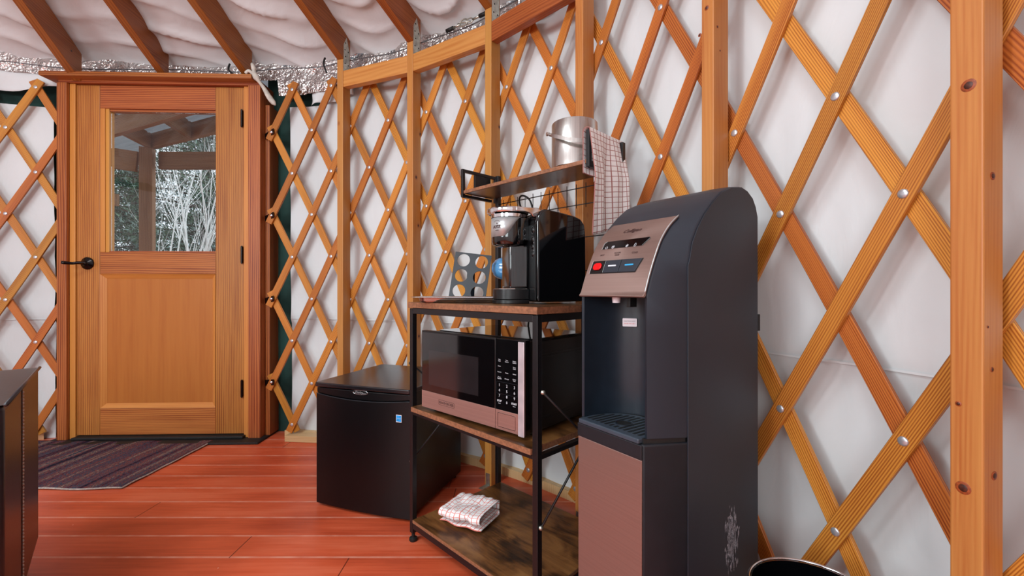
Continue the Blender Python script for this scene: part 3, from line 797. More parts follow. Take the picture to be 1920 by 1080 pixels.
# small upper shelf between two black side brackets
UX0, UX1, UY0 = -.030, .570, .250
b = MB(); b.box(UX0 + .0135, UX1 - .0005, UY0 + .004, RD - LG - .001, 1.2585, 1.2715)
o = b.build('upper_shelf', M['rustic_shelf'], rack, .001)
e = MB(); e.box(UX0 + .0135, UX1 - .0005, UY0 + .0034, UY0 + .0039, 1.2592, 1.2708); e.build('board_edge', M['board_edge'], o)
e = MB(); e.box(UX0 + .015, UX1 - .002, UY0 + .006, RD - LG - .003, 1.2579, 1.2584); e.build('underside', M['shelf_under'], o)
for x in (UX0, UX1):
    b = MB(); t = .012
    b.box(x, x + t, UY0, UY0 + t, 1.246, 1.357); b.box(x, x + t, UY0 + t, RD, 1.345, 1.357); b.box(x, x + t, UY0 + t, RD - LG - .001, 1.246, 1.257)
    b.box(x, x + t, RD - .0005, RD + .012, 1.246, 1.357)
    b.build('side_bracket', M['black_metal'], rack, .001)
b = MB(); b.box(UX0 + .001, UX0 + .011, .315, .400, 1.2725, 1.344)
b.build('bracket_plate', M['black_metal'], rack, .001)
# wire grid behind the coffee machine
g = MB(); yb = RD - .010
for z in (1.234, 1.176, 1.062, .945): g.tube([(LG, yb, z), (RW - LG, yb, z)], .0019, 6)
k = 0; x = .045
while x < RW - .03:
    g.tube([(x, yb - .003, 1.248), (x, yb - .003, 1.164)], .0014, 6); x += .041
g.build('wire_grid', M['black_metal'], rack, smooth=True)
# diagonal braces and bolts
def rod(p, q, parent=rack):
    b = MB(); b.tube([p, q], .0032, 8); o = b.build('brace', M['black_metal'], parent, smooth=True)
    bb = MB()
    for w_ in (p, q): bb.lathe([(.0058, -.003), (.0058, .002), (.003, .0045), (0, .005)], 12, M4=Matrix.Translation(w_) @ Matrix.Rotation(PI / 2 if w_[0] > .3 else -PI / 2, 4, 'Y'))
    bb.build('bolt', M['galvanised'], o, smooth=True)
for xs in (-.004, RW + .004):
    rod((xs, .009, .275), (xs, RD - .009, .620)); rod((xs + (.007 if xs > .3 else -.007), .009, .620), (xs + (.007 if xs > .3 else -.007), RD - .009, .275))

# ------------------------------------------------------------------ things on the rack
def onrack(name, x, y, z, rz=0):
    p = RO + Matrix.Rotation(RA, 3, 'Z') @ Vector((x, y, z)); return empty(name, tuple(p), RA + rz)
# ice bucket
bk = onrack('ice_bucket', .465, .335, 1.2716, -RA)
tag(bk, 'brushed stainless steel ice bucket with hanging handle on the upper shelf', 'bucket')
b = MB(); R = .0755
b.lathe([(0, .001), (R - .004, 0), (R, .004), (R, .148), (R - .0012, .150), (R - .003, .148), (R - .003, .006), (0, .006)], 64)
b.build('pail', M['steel_v'], bk, autosmooth=40)
b = MB(); ha = math.radians(14)
for s_ in (-1, 1):
    p = Vector((s_ * (R), 0, .112)); b.tube([p, p + Vector((s_ * .018, 0, 0))], .0042, 12); b.tube([p + Vector((s_ * .018, 0, 0)), p + Vector((s_ * .022, 0, 0))], .0065, 12)
o = b.build('handle_lug', M['steel_v'], bk, autosmooth=40, rot=(0, 0, ha))
b = MB(); rows = []
for k in range(41):
    t = PI * k / 40; c, s_ = math.cos(t), math.sin(t)
    c0 = Vector((-c * (R + .013), -s_ * (R + .018), .112 - .046 * s_)); outv = Vector((-c, -s_, 0)).normalized()
    sec = []
    for a, d in ((-.006, 0), (.006, 0), (.006, .0016), (-.006, .0016)): sec.append(tuple(c0 + outv * d + Vector((0, 0, a))))
    rows.append(sec)
b.grid(rows, closed=True); b.build('handle', M['steel_v'], bk, autosmooth=40, rot=(0, 0, ha))
# towel hanging over the right bracket
tw = MB(); rows = []; nu, nv = 44, 60
ya, yb_ = UY0 - .006, RD + .006
for j in range(nv + 1):
    L = -0.14 + j * (0.14 + .33) / nv      # arc length over the bar; negative = inner side
    row = []
    for i in range(nu + 1):
        u = i / nu
        if L < -.008: x = UX1 - .0035; z = 1.360 + (L + .008); 
        elif L < .008: a = (L + .008) / .016; x = lerp(UX1 - .0035, UX1 + .0155, a); z = 1.360 + .0028 * math.sin(PI * a)
        else: x = UX1 + .0155; z = 1.360 - (L - .008)
        fall = max(0, L - .008) / .32; y = lerp(ya, yb_, u)
        if L > .008:
            fold = math.sin(u * 8.4 + .6) * .016 + math.sin(u * 19 + 1 + fall * 2) * .006
            x += .001 + (fold + .016) * .8 * min(1, fall * 2.2)
            y += (u - .5) * .03 * fall + .010 * math.sin(u * 8.4 + 2) * min(1, fall * 2) * u
            z -= .035 * fall * u * -1 if False else 0
            z += (u * .045) * fall
        elif L < -.008:
            x -= .003 + .003 * math.sin(u * 9) ** 2
        row.append((x, y, z))
    rows.append(row)
tw.grid(rows, scale=(.175 / nu, .44 / nv)); tw_o = onrack('dish_towel', 0, 0, 0)
bpy.data.objects.remove(tw_o)
tw_o = tw.build('dish_towel', M['towel_red'], None, smooth=True, loc=tuple(RO), rot=(0, 0, RA))
so = tw_o.modifiers.new('thickness', 'SOLIDIFY'); so.thickness = .0018; so.offset = 0
tag(tw_o, 'white dish towel with dark red checks draped over the upper shelf bracket', 'towel', None)
# tray
tr = empty('serving_tray', (-.168, 1.482, .8366), math.radians(-4))
tag(tr, 'shallow stainless steel tray with a wide flat rim beside the coffee maker', 'tray')
b = MB()
def rr3(w, h, r, z): return [(x, y, z) for x, y in rrect(w, h, r, 8)]
b.grid([rr3(.24, .13, .02, .0022), rr3(.255, .145, .025, .001), rr3(.27, .158, .03, .006), rr3(.276, .164, .033, .0155), rr3(.282, .170, .035, .0175), rr3(.318, .200, .03, .0185), rr3(.318, .200, .03, .0198), rr3(.282, .170, .035, .0190), rr3(.274, .162, .033, .016), rr3(.266, .154, .03, .008), rr3(.24, .13, .02, .0035)], closed=True)
b.add(rr3(.24, .13, .02, .0022), [tuple(range(36))]); b.add(rr3(.24, .13, .02, .0035), [tuple(range(36))])
b.build('tray_pan', M['steel_tray'], tr, autosmooth=35)
# pod holder: card with six round holes
ph = empty('pod_holder', (-.170, 1.625, .8366), math.radians(-6)); tag(ph, 'dark grey upright coffee pod holder plate with six round holes', 'pod holder')
bm = bmesh.new(); wH, hH = .140, .178
def plate_with_holes(w, h, cols, rws, rad, cx0, cz0, sx, sz, th, res=24):
    b = MB(); cw, ch = w / cols, h / rws
    for y, fl in ((0, 1), (th, -1)):
        for a in range(cols):
            for c in range(rws):
                X0, Z0c = -w / 2 + a * cw, c * ch; mx, mz = X0 + cw / 2, Z0c + ch / 2; outer = []; inner = []
                for k in range(res):
                    t = 2 * PI * (k + .5) / res; ct, st = math.cos(t), math.sin(t); m = max(abs(ct) / (cw / 2), abs(st) / (ch / 2))
                    outer.append((mx + ct / m, y, mz + st / m)); inner.append((mx + ct * rad, y, mz + st * rad))
                # make outline hit the cell corners
                for k in range(res):
                    p = outer[k]
                    for sx_ in (0, cw):
                        for sz_ in (0, ch):
                            q = (X0 + sx_, y, Z0c + sz_)
                            if (p[0] - q[0]) ** 2 + (p[2] - q[2]) ** 2 < (cw / res * 1.9) ** 2 and abs(math.atan2(q[2] - mz, q[0] - mx) - math.atan2(p[2] - mz, p[0] - mx)) < PI / res * 1.01: outer[k] = q
                vs = outer + inner; b.add(vs, [(k, (k + 1) % res, res + (k + 1) % res, res + k) for k in range(res)])
                if y == 0: b.add(inner + [(p[0], th, p[2]) for p in inner], [(k, (k + 1) % res, res + (k + 1) % res, res + k) for k in range(res)])
    for X in (-w / 2, w / 2): b.add([(X, 0, 0), (X, th, 0), (X, th, h), (X, 0, h)], [(0, 1, 2, 3)])
    for Z in (0, h): b.add([(-w / 2, 0, Z), (w / 2, 0, Z), (w / 2, th, Z), (-w / 2, th, Z)], [(0, 1, 2, 3)])
    return b
b = plate_with_holes(wH, hH, 2, 3, .0245, 0, 0, 0, 0, .004)
lean = Matrix.Rotation(math.radians(-10), 4, 'X') @ Matrix.Shear('XZ', 4, (0.0, 0.0))
o = b.build('holder_plate', M['slate_card'], ph); o.rotation_euler = (math.radians(-9), math.radians(7), 0); o.location = (0, 0, .006)
b = MB(); b.box(-.062, .050, .0, .075, 0, .004); b.beam((0, .070, .004), (0.012, .026, .13), .03, .003); b.build('holder_foot', M['slate_card'], ph, .001)

# coffee maker
cm = empty('coffee_maker', (-.033, 1.274, .8366), math.atan2(.37, .93))
tag(cm, 'glossy black pod coffee maker with chrome lid rim and silver badge', 'coffee maker')
# local x: from the front (left in view) to the back; local y away from camera; width .13
Wd = .135
b = MB()
prof = []      # main body in x-z, rounded shoulders
def arc(cx, cz, r, a0, a1, n=8): return [(cx + r * math.cos(lerp(a0, a1, k / n)), cz + r * math.sin(lerp(a0, a1, k / n))) for k in range(n + 1)]
prof = [(.100, .004), (.262, .004)] + arc(.243, .200, .025, 0, PI * .40, 6) + arc(.150, .248, .028, PI * .47, PI * .62, 4) + arc(.120, .242, .022, PI * .6, PI, 6)
prof = [(.100, .006), (.262, .006), (.268, .02), (.266, .215), (.262, .236), (.250, .250), (.230, .257), (.19, .264), (.150, .270), (.128, .272), (.112, .264), (.103, .250), (.100, .235)]
b.prism([(x, z) for x, z in prof], 1, -.038, Wd); b.build('body', M['piano_black'], cm, .012, seg=4, autosmooth=50); cm.scale = (1, 1, 1.045)
b = MB(); b.prism([(x + (.004 if x < .15 else -.004), z + (.003 if z < .1 else -.004)) for x, z in prof], 1, -.0395, -.036)
b.build('side_panel', M['gloss_black'], cm, .001)
# front face strip with buttons
b = MB(); b.box(.0972, .0998, -.031, Wd - .010, .010, .228); b.build('front_panel', M['black_plastic'], cm, .001)
for zc in (.221,):
    pass
FR = Matrix.Rotation(-PI / 2, 4, 'Z')       # maps a face looking to -Y onto one looking to -X
b = MB(); b.T = Matrix.Translation((.0965, 0, 0)) @ FR
ringframe(b, .021, .021, .0100, .0022, 0, .012, .212, .001); ringframe(b, .021, .062, .0100, .0020, 0, .012, .164, .001)
for z in (.153, .175): b.box(.0025, .0215, -.0008, .0004, z - .0008, z + .0008)
b.build('button_rim', M['chrome'], cm)
b = MB(); b.T = Matrix.Translation((.0968, 0, 0)) @ FR
for z in (.212, .185, .164, .143): b.lathe([(.0072, .0), (.0062, .0018), (0, .0022)], 20, M4=Matrix.Translation((.012, 0, z)) @ Matrix.Rotation(PI / 2, 4, 'X'))
b.build('button', M['black_plastic'], cm, smooth=True)
# brew head: round drum reaching forward, chrome lid
hc = (.052, Wd / 2)
b = MB(); b.lathe([(0, .168), (.040, .169), (.0505, .174), (.0538, .182), (.054, .200), (.054, .252), (0, .252)], 56, M4=Matrix.Translation((hc[0], hc[1], 0)))
b.box(.052, .0968, hc[1] - .050, hc[1] + .050, .186, .250)
b.build('brew_head', M['gloss_black'], cm, autosmooth=40)
b = MB(); rows = []
for z in (.197, .252):
    rows.append([])
ang0, ang1 = PI * .60, PI * 1.62
n = 40; lo = []; hi = []; 
for k in range(n + 1):
    t = lerp(ang0, ang1, k / n); f = k / n
    zb = .196 if f < .66 else lerp(.196, .2510, sstep(.66, 1.0, f) ** 1.0)
    p = (hc[0] + .0550 * math.cos(t), hc[1] + .0550 * math.sin(t)); lo.append((p[0], p[1], zb)); hi.append((p[0], p[1], .2515))
b.grid([lo, hi]); o = b.build('badge_plate', M['silver_badge'], cm, smooth=True); sm = o.modifiers.new('thickness', 'SOLIDIFY'); sm.thickness = .0008
b = MB(); b.lathe([(.050, .2525), (.0565, .2525), (.0568, .262), (.053, .2635), (.0, .2635)], 56, M4=Matrix.Translation((hc[0], hc[1], 0)))
b.build('lid_ring', M['chrome'], cm, autosmooth=40)
b = MB(); rows = []
b.lathe([(0, .264), (.050, .264), (.064, .2655), (.0655, .270), (.0655, .276), (.062, .280), (.045, .2835), (0, .285)], 56, M4=Matrix.Translation((hc[0] - .004, hc[1], 0)))
b.build('lid', M['chrome'], cm, autosmooth=35)
for s_ in (0, 1):
    b = MB(); y0 = hc[1] - .066 if s_ == 0 else hc[1] + .058; 
    b.prism([(.050, .2662), (.050, .2795), (.120, .2800), (.134, .274), (.136, .258), (.130, .246), (.120, .244), (.108, .250), (.098, .2625), (.080, .2662)], 1, y0, y0 + .008)
    b.build('lid_arm', M['chrome'], cm, .002, autosmooth=40)
b = MB(); b.prism([(-.012, .262), (.0, .258), (.006, .274), (-.008, .276)], 1, hc[1] - .016, hc[1] + .016); b.build('lid_grip', M['chrome'], cm, .002)
# column and drip tray
b = MB(); n = 20; lo, hi = [], []
pl = [(.0968, .018), (.060, .026), (.040, .034), (.040, .100), (.060, .109), (.0968, .117)]
b.prism(pl, 2, .045, .172); b.build('column', M['gloss_black'], cm, .006, seg=3, autosmooth=50)
b = MB(); pl = [(.0968, .010), (.052, .010), (.022, .020), (.006, .040), (.0, .0675), (.006, .095), (.022, .115), (.052, .125), (.0968, .125)]
b.prism(pl, 2, .0, .012); b.prism([(x * .98 + .002, lerp(.0675, y, .97)) for x, y in pl], 2, .0121, .043)
b.build('drip_tray', M['black_plastic'], cm, .002, autosmooth=50)
b = MB(); b.prism([(lerp(.05, x, .9), lerp(.0675, y, .9)) for x, y in pl], 2, .0431, .0445); b.build('drip_grille', M['steel_v'], cm)
bt = Matrix.Translation((hc[0], hc[1], 0)) @ Matrix.Rotation(math.radians(-62), 4, 'Z') @ Matrix.Translation((0, -.0561, 0))
tlogo = text('badge_text', 'AYST', .0125, M['dark_print'], cm, bt @ front(0, 0, .2235), .0003, bold=.0004)
text('badge_text', 'COFFEE', .0038, M['dark_print'], cm, bt @ front(0, 0, .2135), .0003)
b = MB(); b.T = bt; b.lathe([(.0022, 0), (0, .0006)], 12, M4=Matrix.Translation((0, 0, .2335)) @ Matrix.Rotation(PI / 2, 4, 'X'))
ar = [(.013 * math.cos(t), -.0004, .2335 + .009 * math.sin(t)) for t in [PI * (.15 + .7 * k / 12) for k in range(13)]]
b.tube(ar, .0004, 5); b.build('badge_mark', M['dark_print'], cm)
# power cable
def C(*p): return tuple(RO + Matrix.Rotation(RA, 3, 'Z') @ Vector(p))
b = MB()
def bez(pts, n=12):
    out = []
    P = [Vector(p) for p in pts]
    for i in range(len(P) - 1):
        p0 = P[max(i - 1, 0)]; p1 = P[i]; p2 = P[i + 1]; p3 = P[min(i + 2, len(P) - 1)]
        for k in range(n):
            t = k / n; out.append(.5 * ((2 * p1) + (p2 - p0) * t + (2 * p0 - 5 * p1 + 4 * p2 - p3) * t * t + (3 * p1 - p0 - 3 * p2 + p3) * t ** 3))
    out.append(P[-1]); return out
b.tube(bez([C(.16, .435, .30), C(.16, .437, .72), C(.185, .440, .86), C(.15, .440, .98), C(.17, .435, 1.12), C(.150, .400, 1.215), C(.185, .375, 1.238), C(.225, .380, 1.212), C(.24, .385, 1.13), C(.262, .37, .97), C(.27, .345, .87)]), .0036, 8)
o = b.build('power_cable', M['rubber'], None, smooth=True); tag(o, 'black power cable looping up behind the coffee maker', 'cable')
# blue mug hanging by its handle behind the coffee maker
mg = empty('coffee_mug', (-.030, 1.700, .966)); tag(mg, 'glossy light blue mug tipped sideways behind the coffee maker', 'mug')
b = MB(); b.lathe([(0, 0), (.018, .0), (.021, .003), (.022, .005), (.032, .010), (.040, .024), (.0435, .042), (.0445, .070), (.0455, .082), (.0435, .083), (.0420, .070), (.041, .044), (.036, .024), (.026, .013), (0, .010)], 48)
mr = (math.radians(0), math.radians(96), math.radians(-12)); o = b.build('cup', M['mug_blue'], mg, smooth=True, rot=mr); o.location = (-.045, 0, 0)
b = MB(); b.tube(bez([(0, .040, .066), (0, .062, .062), (0, .068, .042), (0, .056, .026), (0, .039, .026)], 8), .0052, 10); o2 = b.build('handle', M['mug_blue'], mg, smooth=True, rot=mr); o2.location = (-.045, 0, 0)
b = MB(); b.tube(bez([C(.145, RD - .013, 1.066), C(.145, RD - .017, 1.060), C(.147, RD - .05, 1.022), C(.150, RD - .075, 1.020), C(.150, RD - .080, 1.032)], 8), .0018, 6)
o = b.build('mug_hook', M['black_metal'], None, smooth=True); tag(o, 'small black wire hook on the grid holding the blue mug', 'hook')

# folded towel on the bottom shelf
def folded_towel():
    t = MB(); rows = []
    n = 40; m = 46
    w_, d_ = .165, .135
    # a strip folded in three, followed as a path in (y,z) and swept across x
    path = []
    def seg(a, c, k, fn=None):
        for i in range(k): path.append((lerp(a[0], c[0], i / k), lerp(a[1], c[1], i / k)))
    seg((0.004, .006), (d_ - .006, .006), 12)
    for i in range(6): t_ = i / 6 * PI - PI / 2; path.append((d_ - .006 + .010 * math.cos(t_), .016 + .010 * math.sin(t_)))
    seg((d_ - .006, .026), (.010, .026), 12)
    for i in range(6): t_ = -PI / 2 - i / 6 * PI; path.append((.010 + .011 * math.cos(t_), .037 + .011 * math.sin(t_)))
    seg((.010, .048), (d_ - .004, .048), 14); path.append((d_ - .004, .048)); path.append((d_ + .002, .040)); path.append((d_ + .003, .024))
    L = 0
    for j in range(len(path)):
        row = []
        for i in range(n + 1):
            u = i / n; y, z = path[j]
            wob = noise.noise(Vector((u * 3.2, y * 14, z * 20))) ; w2 = noise.noise(Vector((u * 9, y * 30, 4 + z * 8)))
            hs = z / .048
            row.append(((u - .5) * w_ * (1 - .06 * hs) + .012 * wob * hs, y + .010 * wob + .008 * (u - .5) * hs, .0015 + z * (1 + .20 * wob) + (.006 * w2 + .010 * abs(wob)) * hs * hs + (0 if z > .01 else 0)))
        rows.append(row)
    t.grid(rows, scale=(w_ / n * 1.0, .0105)); return t
t = folded_towel(); fp = RO + Matrix.Rotation(RA, 3, 'Z') @ Vector((.178, .078, .0797))
o = t.build('dish_towel', M['towel_orange'], None, smooth=True, loc=tuple(fp), rot=(0, 0, math.radians(-28)))
so = o.modifiers.new('thickness', 'SOLIDIFY'); so.thickness = .003; so.offset = 1
tag(o, 'folded white dish towel with orange checks lying on the bottom shelf', 'towel')

# ------------------------------------------------------------------ microwave
MA = math.atan2(-.673, .740)
mw = empty('microwave', (-.306, 1.472, .4745), MA); tag(mw, 'black microwave oven with rosy steel trim strip on the middle shelf', 'microwave')
mwW, mwH, mwD = .462, .258, .352; fz = .010
b = MB(); b.box(.004, mwW - .004, .022, mwD, fz, fz + mwH - .006); b.build('case', M['black_plastic'], mw, .005, seg=3)
b = MB(); b.prism([(x, y) for x, y in rrect(mwW - .04, mwD - .06, .02, 5, mwW / 2, mwD / 2 + .02)], 2, fz + mwH - .0058, fz + mwH - .001); b.build('top_plate', M['gloss_black'], mw, .001)
b = MB()
for x in (.03, mwW - .03):
    for y in (.05, mwD - .04): b.lathe([(.010, 0), (.012, .009), (0, .0095)], 14, M4=Matrix.Translation((x, y, 0)))
b.build('foot_pad', M['rubber'], mw, autosmooth=30)
DWm = .350     # door width
b = MB(); b.box(0, DWm, 0, .0215, fz, fz + mwH); b.build('door', M['black_plastic'], mw, .002)
dr = bpy.data.objects[[o.name for o in bpy.data.objects if o.parent == mw and o.name.startswith('door')][0]]
b = MB(); b.box(.004, DWm - .002, -.0012, -.0002, fz + .057, fz + mwH - .005); b.build('door_glass', M['gloss_black'], dr, .0004)
b = MB(); b.box(.002, DWm - .0005, -.0016, -.0002, fz + .001, fz + .0565); b.build('door_trim', M['steel'], dr, .0006)
b = MB(); ringframe(b, .078, .0165, .003, .0009, -.0020, .132, fz + .031); b.build('logo_frame', M['dark_print'], dr)
text('logo_text', 'BLACK+DECKER', .0112, M['dark_print'], dr, front(.132, -.0020, fz + .031), .0002, xs=.86)
# window inside the door glass, a shade lighter mesh screen
ms = plain('oven_screen', (34, 30, 32), 0.10, spec=0.8)
b = MB(); b.box(.040, .280, -.0017, -.0013, fz + .080, fz + .195); b.build('door_window', ms, dr)
px0 = DWm + .001
b = MB(); b.box(px0, mwW, 0, .0215, fz, fz + mwH); cp = b.build('control_panel', M['piano_black'], mw, .002)
b = MB(); b.box(mwW - .0235, mwW - .0015, -.0045, -.0002, fz - .002, fz + mwH - .004); b.build('silver_strip', M['steel_light'], cp, .003, seg=3)
b = MB(); b.box(px0, mwW - .0240, -.0016, -.0002, fz + .001, fz + .0565); b.build('panel_trim', M['steel'], cp, .0006)
b = MB(); ringframe(b, .068, .040, .003, .0010, -.0026, (px0 + mwW - .024) / 2, fz + .029); b.build('open_button', M['chrome'], cp)
pc = (px0 + mwW - .024) / 2
for r_, row in enumerate((('Time\nCook', 'Time\nDefrost', 'Weight\nDefrost'), ('Power', '', 'Timer\nClock'), ('Popcorn', 'Potato', 'Reheat'), ('Frozen\nVegetable', 'Beverage', 'Dinner\nPlate'))):
    for c_, s_ in enumerate(row):
        if s_: text('key_text', s_, .0042, M['white_print'], cp, front(pc + (c_ - 1) * .0285, -.0006, fz + .196 - r_ * .0165), .0002, bold=0)
for r_ in range(3):
    for c_ in range(3): text('key_number', str(r_ * 3 + c_ + 1), .0112, M['white_print'], cp, front(pc + (c_ - 1) * .0285, -.0006, fz + .126 - r_ * .0150), .0002)
text('key_text', 'STOP', .0070, M['white_print'], cp, front(pc - .0285, -.0006, fz + .0815), .0002, bold=.0002)
text('key_text', 'START', .0070, M['white_print'], cp, front(pc + .0275, -.0006, fz + .0815), .0002, bold=.0002)
text('key_text', '0', .0105, M['white_print'], cp, front(pc, -.0006, fz + .080), .0002)
text('key_text', 'Cancel', .0034, M['white_print'], cp, front(pc - .0285, -.0006, fz + .0745), .0002)
text('key_text', '+30 sec', .0034, M['white_print'], cp, front(pc + .0275, -.0006, fz + .0745), .0002)
b = MB(); ringframe(b, .080, .034, .003, .0005, -.0006, pc, fz + .119); b.build('keypad_outline', M['slate_card'], cp)
# ribs on the side
b = MB()
for z in (.205, .213): b.box(mwW - .0042, mwW - .0028, .05, mwD - .02, fz + z, fz + z + .003)
for z in (.028, .036): b.box(mwW - .0042, mwW - .0028, .05, mwD - .02, fz + z, fz + z + .003)
b.build('side_rib', M['black_plastic'], mw, .001)

# ------------------------------------------------------------------ mini fridge
FA = math.atan2(-.321, .947)
fr = empty('mini_fridge', (-.805, 1.765, 0), FA); tag(fr, 'small black refrigerator standing on the floor left of the rack', 'fridge')
fW, fD, fH = .445, .455, .503
b = MB(); b.box(.004, fW - .004, .045, fD, .018, fH - .018); b.build('cabinet', M['fridge_black'], fr, .004)
b = MB(); pl = [(x, y) for x, y in rrect(fW + .004, fD - .0, .012, 5, fW / 2, fD / 2 + .002)]
b.prism(pl, 2, fH - .0178, fH); b.build('top_panel', plain('fridge_top', (24, 22, 26), 0.24, spec=.6), fr, .004, seg=3, autosmooth=40)
# door: gently bowed front
b = MB(); rows = []; n = 24
def bow(x): return .006 - .010 * (1 - ((x - fW / 2) / (fW / 2)) ** 2) + .004
def archz(x): return .447 - .014 * (1 - ((x - fW / 2) / (fW / 2)) ** 2) + .012
top_d = fH - .021
for nm, zl, zh, yo in (('door', lambda x: .010, lambda x: archz(x), 0.0), ('door_grip', lambda x: archz(x) + .0012, lambda x: top_d, .004)):
    b = MB(); fl, fh, bl, bh = [], [], [], []
    for k in range(n + 1):
        x = lerp(.001, fW - .001, k / n); y = bow(x) + yo
        fl.append((x, y, zl(x))); fh.append((x, y, zh(x))); bl.append((x, .043, zl(x))); bh.append((x, .043, zh(x)))
    b.grid([bl, fl, fh, bh], closed=False); b.grid([bh, bl])
    for q in (0, n): b.add([bl[q], fl[q], fh[q], bh[q]], [(0, 1, 2, 3)])
    o = b.build(nm, M['fridge_black'], fr, .003, autosmooth=30)
    if nm == 'door': fdo = o
b = MB(); b.tube([(lerp(.002, fW - .002, k / n), bow(lerp(.002, fW - .002, k / n)) - .0004, archz(lerp(.002, fW - .002, k / n)) - .0002) for k in range(n + 1)], .0011, 6)
b.build('door_edge', M['slate_card'], fdo, smooth=True)
b = MB(); lx = .222; oval = [(lx + .034 * math.cos(2 * PI * k / 32), bow(lx) + .0035, .477 + .0085 * math.sin(2 * PI * k / 32)) for k in range(33)]
b.tube(oval, .0009, 6, cap=False); b.build('badge_oval', M['chrome'], fdo, smooth=True)
text('badge_text', 'Danby', .0135, M['silver_badge'], fdo, front(lx - .007, bow(lx) + .0036, .477), .0003, shear=.2)
text('badge_text', 'DESIGNER', .0045, M['silver_badge'], fdo, front(lx + .018, bow(lx) + .0036, .4735), .0003)
ex = fW - .050
b = MB(); b.box(ex - .012, ex + .012, bow(ex) - .0008, bow(ex) - .0003, .390 - .013, .390 + .015); st = b.build('energy_sticker', M['sticker_white'], fdo)
b = MB(); b.box(ex - .0105, ex + .0105, bow(ex) - .0012, bow(ex) - .0009, .390 - .0105, .390 + .0125); b.build('sticker_print', M['sticker_blue'], st)
text('sticker_text', 'energy', .0062, M['white_print'], st, front(ex, bow(ex) - .0014, .392), .0001, shear=.3)
b = MB()
for x in (.03, fW - .03):
    for y in (.06, fD - .03): b.lathe([(.013, 0), (.013, .017), (0, .0175)], 14, M4=Matrix.Translation((x, y, 0)))
b.build('foot_pad', M['rubber'], fr, autosmooth=30)
b = MB(); b.lathe([(.006, 0), (.006, .004), (0, .005)], 12, M4=Matrix.Translation((fW - .03, .02, fH - .026)))
b.build('hinge_pin', M['galvanised'], fr, autosmooth=40)

# ------------------------------------------------------------------ water cooler
CA = math.atan2(-.827, .562)
wc = empty('water_cooler', (.2108, .9529, 0), CA); tag(wc, 'tall dark grey water cooler with rosy steel front panels and curved top', 'water cooler')
HI, HO = .095, .135; BK = .372
# side profile curves, parameter-matched: inner (front face) and outer (flat side)
inn = [(.012, .5765), (.012, .70), (.010, .80), (.012, .867), (.024, .905), (.040, .941), (.062, .982), (.090, 1.014), (.122, 1.038), (.162, 1.068), (.2076, 1.098), (.250, 1.115), (.294, 1.121), (.325, 1.115), (.349, 1.101), (.364, 1.082), (.372, 1.056), (BK, .90), (BK, .5765)]
outr = [(.085, .5765), (.085, .70), (.085, .80), (.086, .867), (.088, .905), (.092, .941), (.102, .978), (.120, 1.010), (.146, 1.042), (.178, 1.072), (.2125, 1.097), (.252, 1.113), (.294, 1.119), (.325, 1.113), (.349, 1.099), (.363, 1.080), (.371, 1.056), (BK, .90), (BK, .5765)]
b = MB(); N = len(inn)
cols = [(-HO, outr), (-HI, inn), (HI, inn), (HO, outr)]
def row(xh, pr, ins=0): return [(xh, p, z) for p, z in pr]
# front band between the columns is only closed above the recess (index >= 3)
def strip2(c0, c1, k0, k1):
    vs = row(*c0)[k0:k1] + row(*c1)[k0:k1]; n = k1 - k0; b.add(vs, [(k, k + 1, n + k + 1, n + k) for k in range(n - 1)])
# soften the flat side: extra column slightly inside
strip2(cols[0], cols[1], 0, N); strip2(cols[2], cols[3], 0, N)
strip2(cols[1], cols[2], 3, N)
for sx in (-1, 1):       # flat side walls
    vs = [(sx * HO, p, z) for p, z in outr]; b.add(vs, [tuple(range(N))])
upper = b.build('upper_body', M['cooler_grey'], wc, .0035, autosmooth=32, seg=3)
# recess: a rounded alcove with a flat ceiling
b = MB(); rows = []; n = 20; rw = .0885
def alc(t): # t 0..1 left to right
    a = PI * (1 - t); return (rw * math.cos(a) if abs(math.cos(a)) < .98 else rw * (1 if math.cos(a) > 0 else -1), .014 + .125 * math.sin(a) ** .75)
lo = [(-HI, .0122, .5765)] + [(alc(k / n)[0], alc(k / n)[1], .5765) for k in range(n + 1)] + [(HI, .0122, .5765)]
hi = [(x, y, .868) for x, y, z in lo]; b.grid([lo, hi]); b.add(hi, [tuple(range(len(hi)))])
b.build('dispensing_recess', M['cooler_recess'], wc, autosmooth=50)
# lower body with the steel door
b = MB(); pl = [(-HO, .085), (-HI, 0.0), (HI, 0.0), (HO, .085), (HO, BK), (-HO, BK)]
b.prism(pl, 2, .012, .566); b.build('lower_body', M['cooler_black'], wc, .004, seg=3, autosmooth=32)
b = MB(); b.prism([(-HO + .004, .088), (-HI + .003, .006), (HI - .003, .006), (HO - .004, .088), (HO - .004, BK - .004), (-HO + .004, BK - .004)], 2, .5662, .5763); b.build('seam_band', M['rubber'], wc)
b = MB(); b.box(-HI + .004, HI - .001, -.0035, -.0002, .030, .535); b.build('steel_door_panel', M['steel_panel'], wc, .0012)
b = MB(); b.box(-HI + .002, HI - .0005, -.0045, -.0002, .5352, .566); b.build('tray_front', M['cooler_black'], wc, .002)
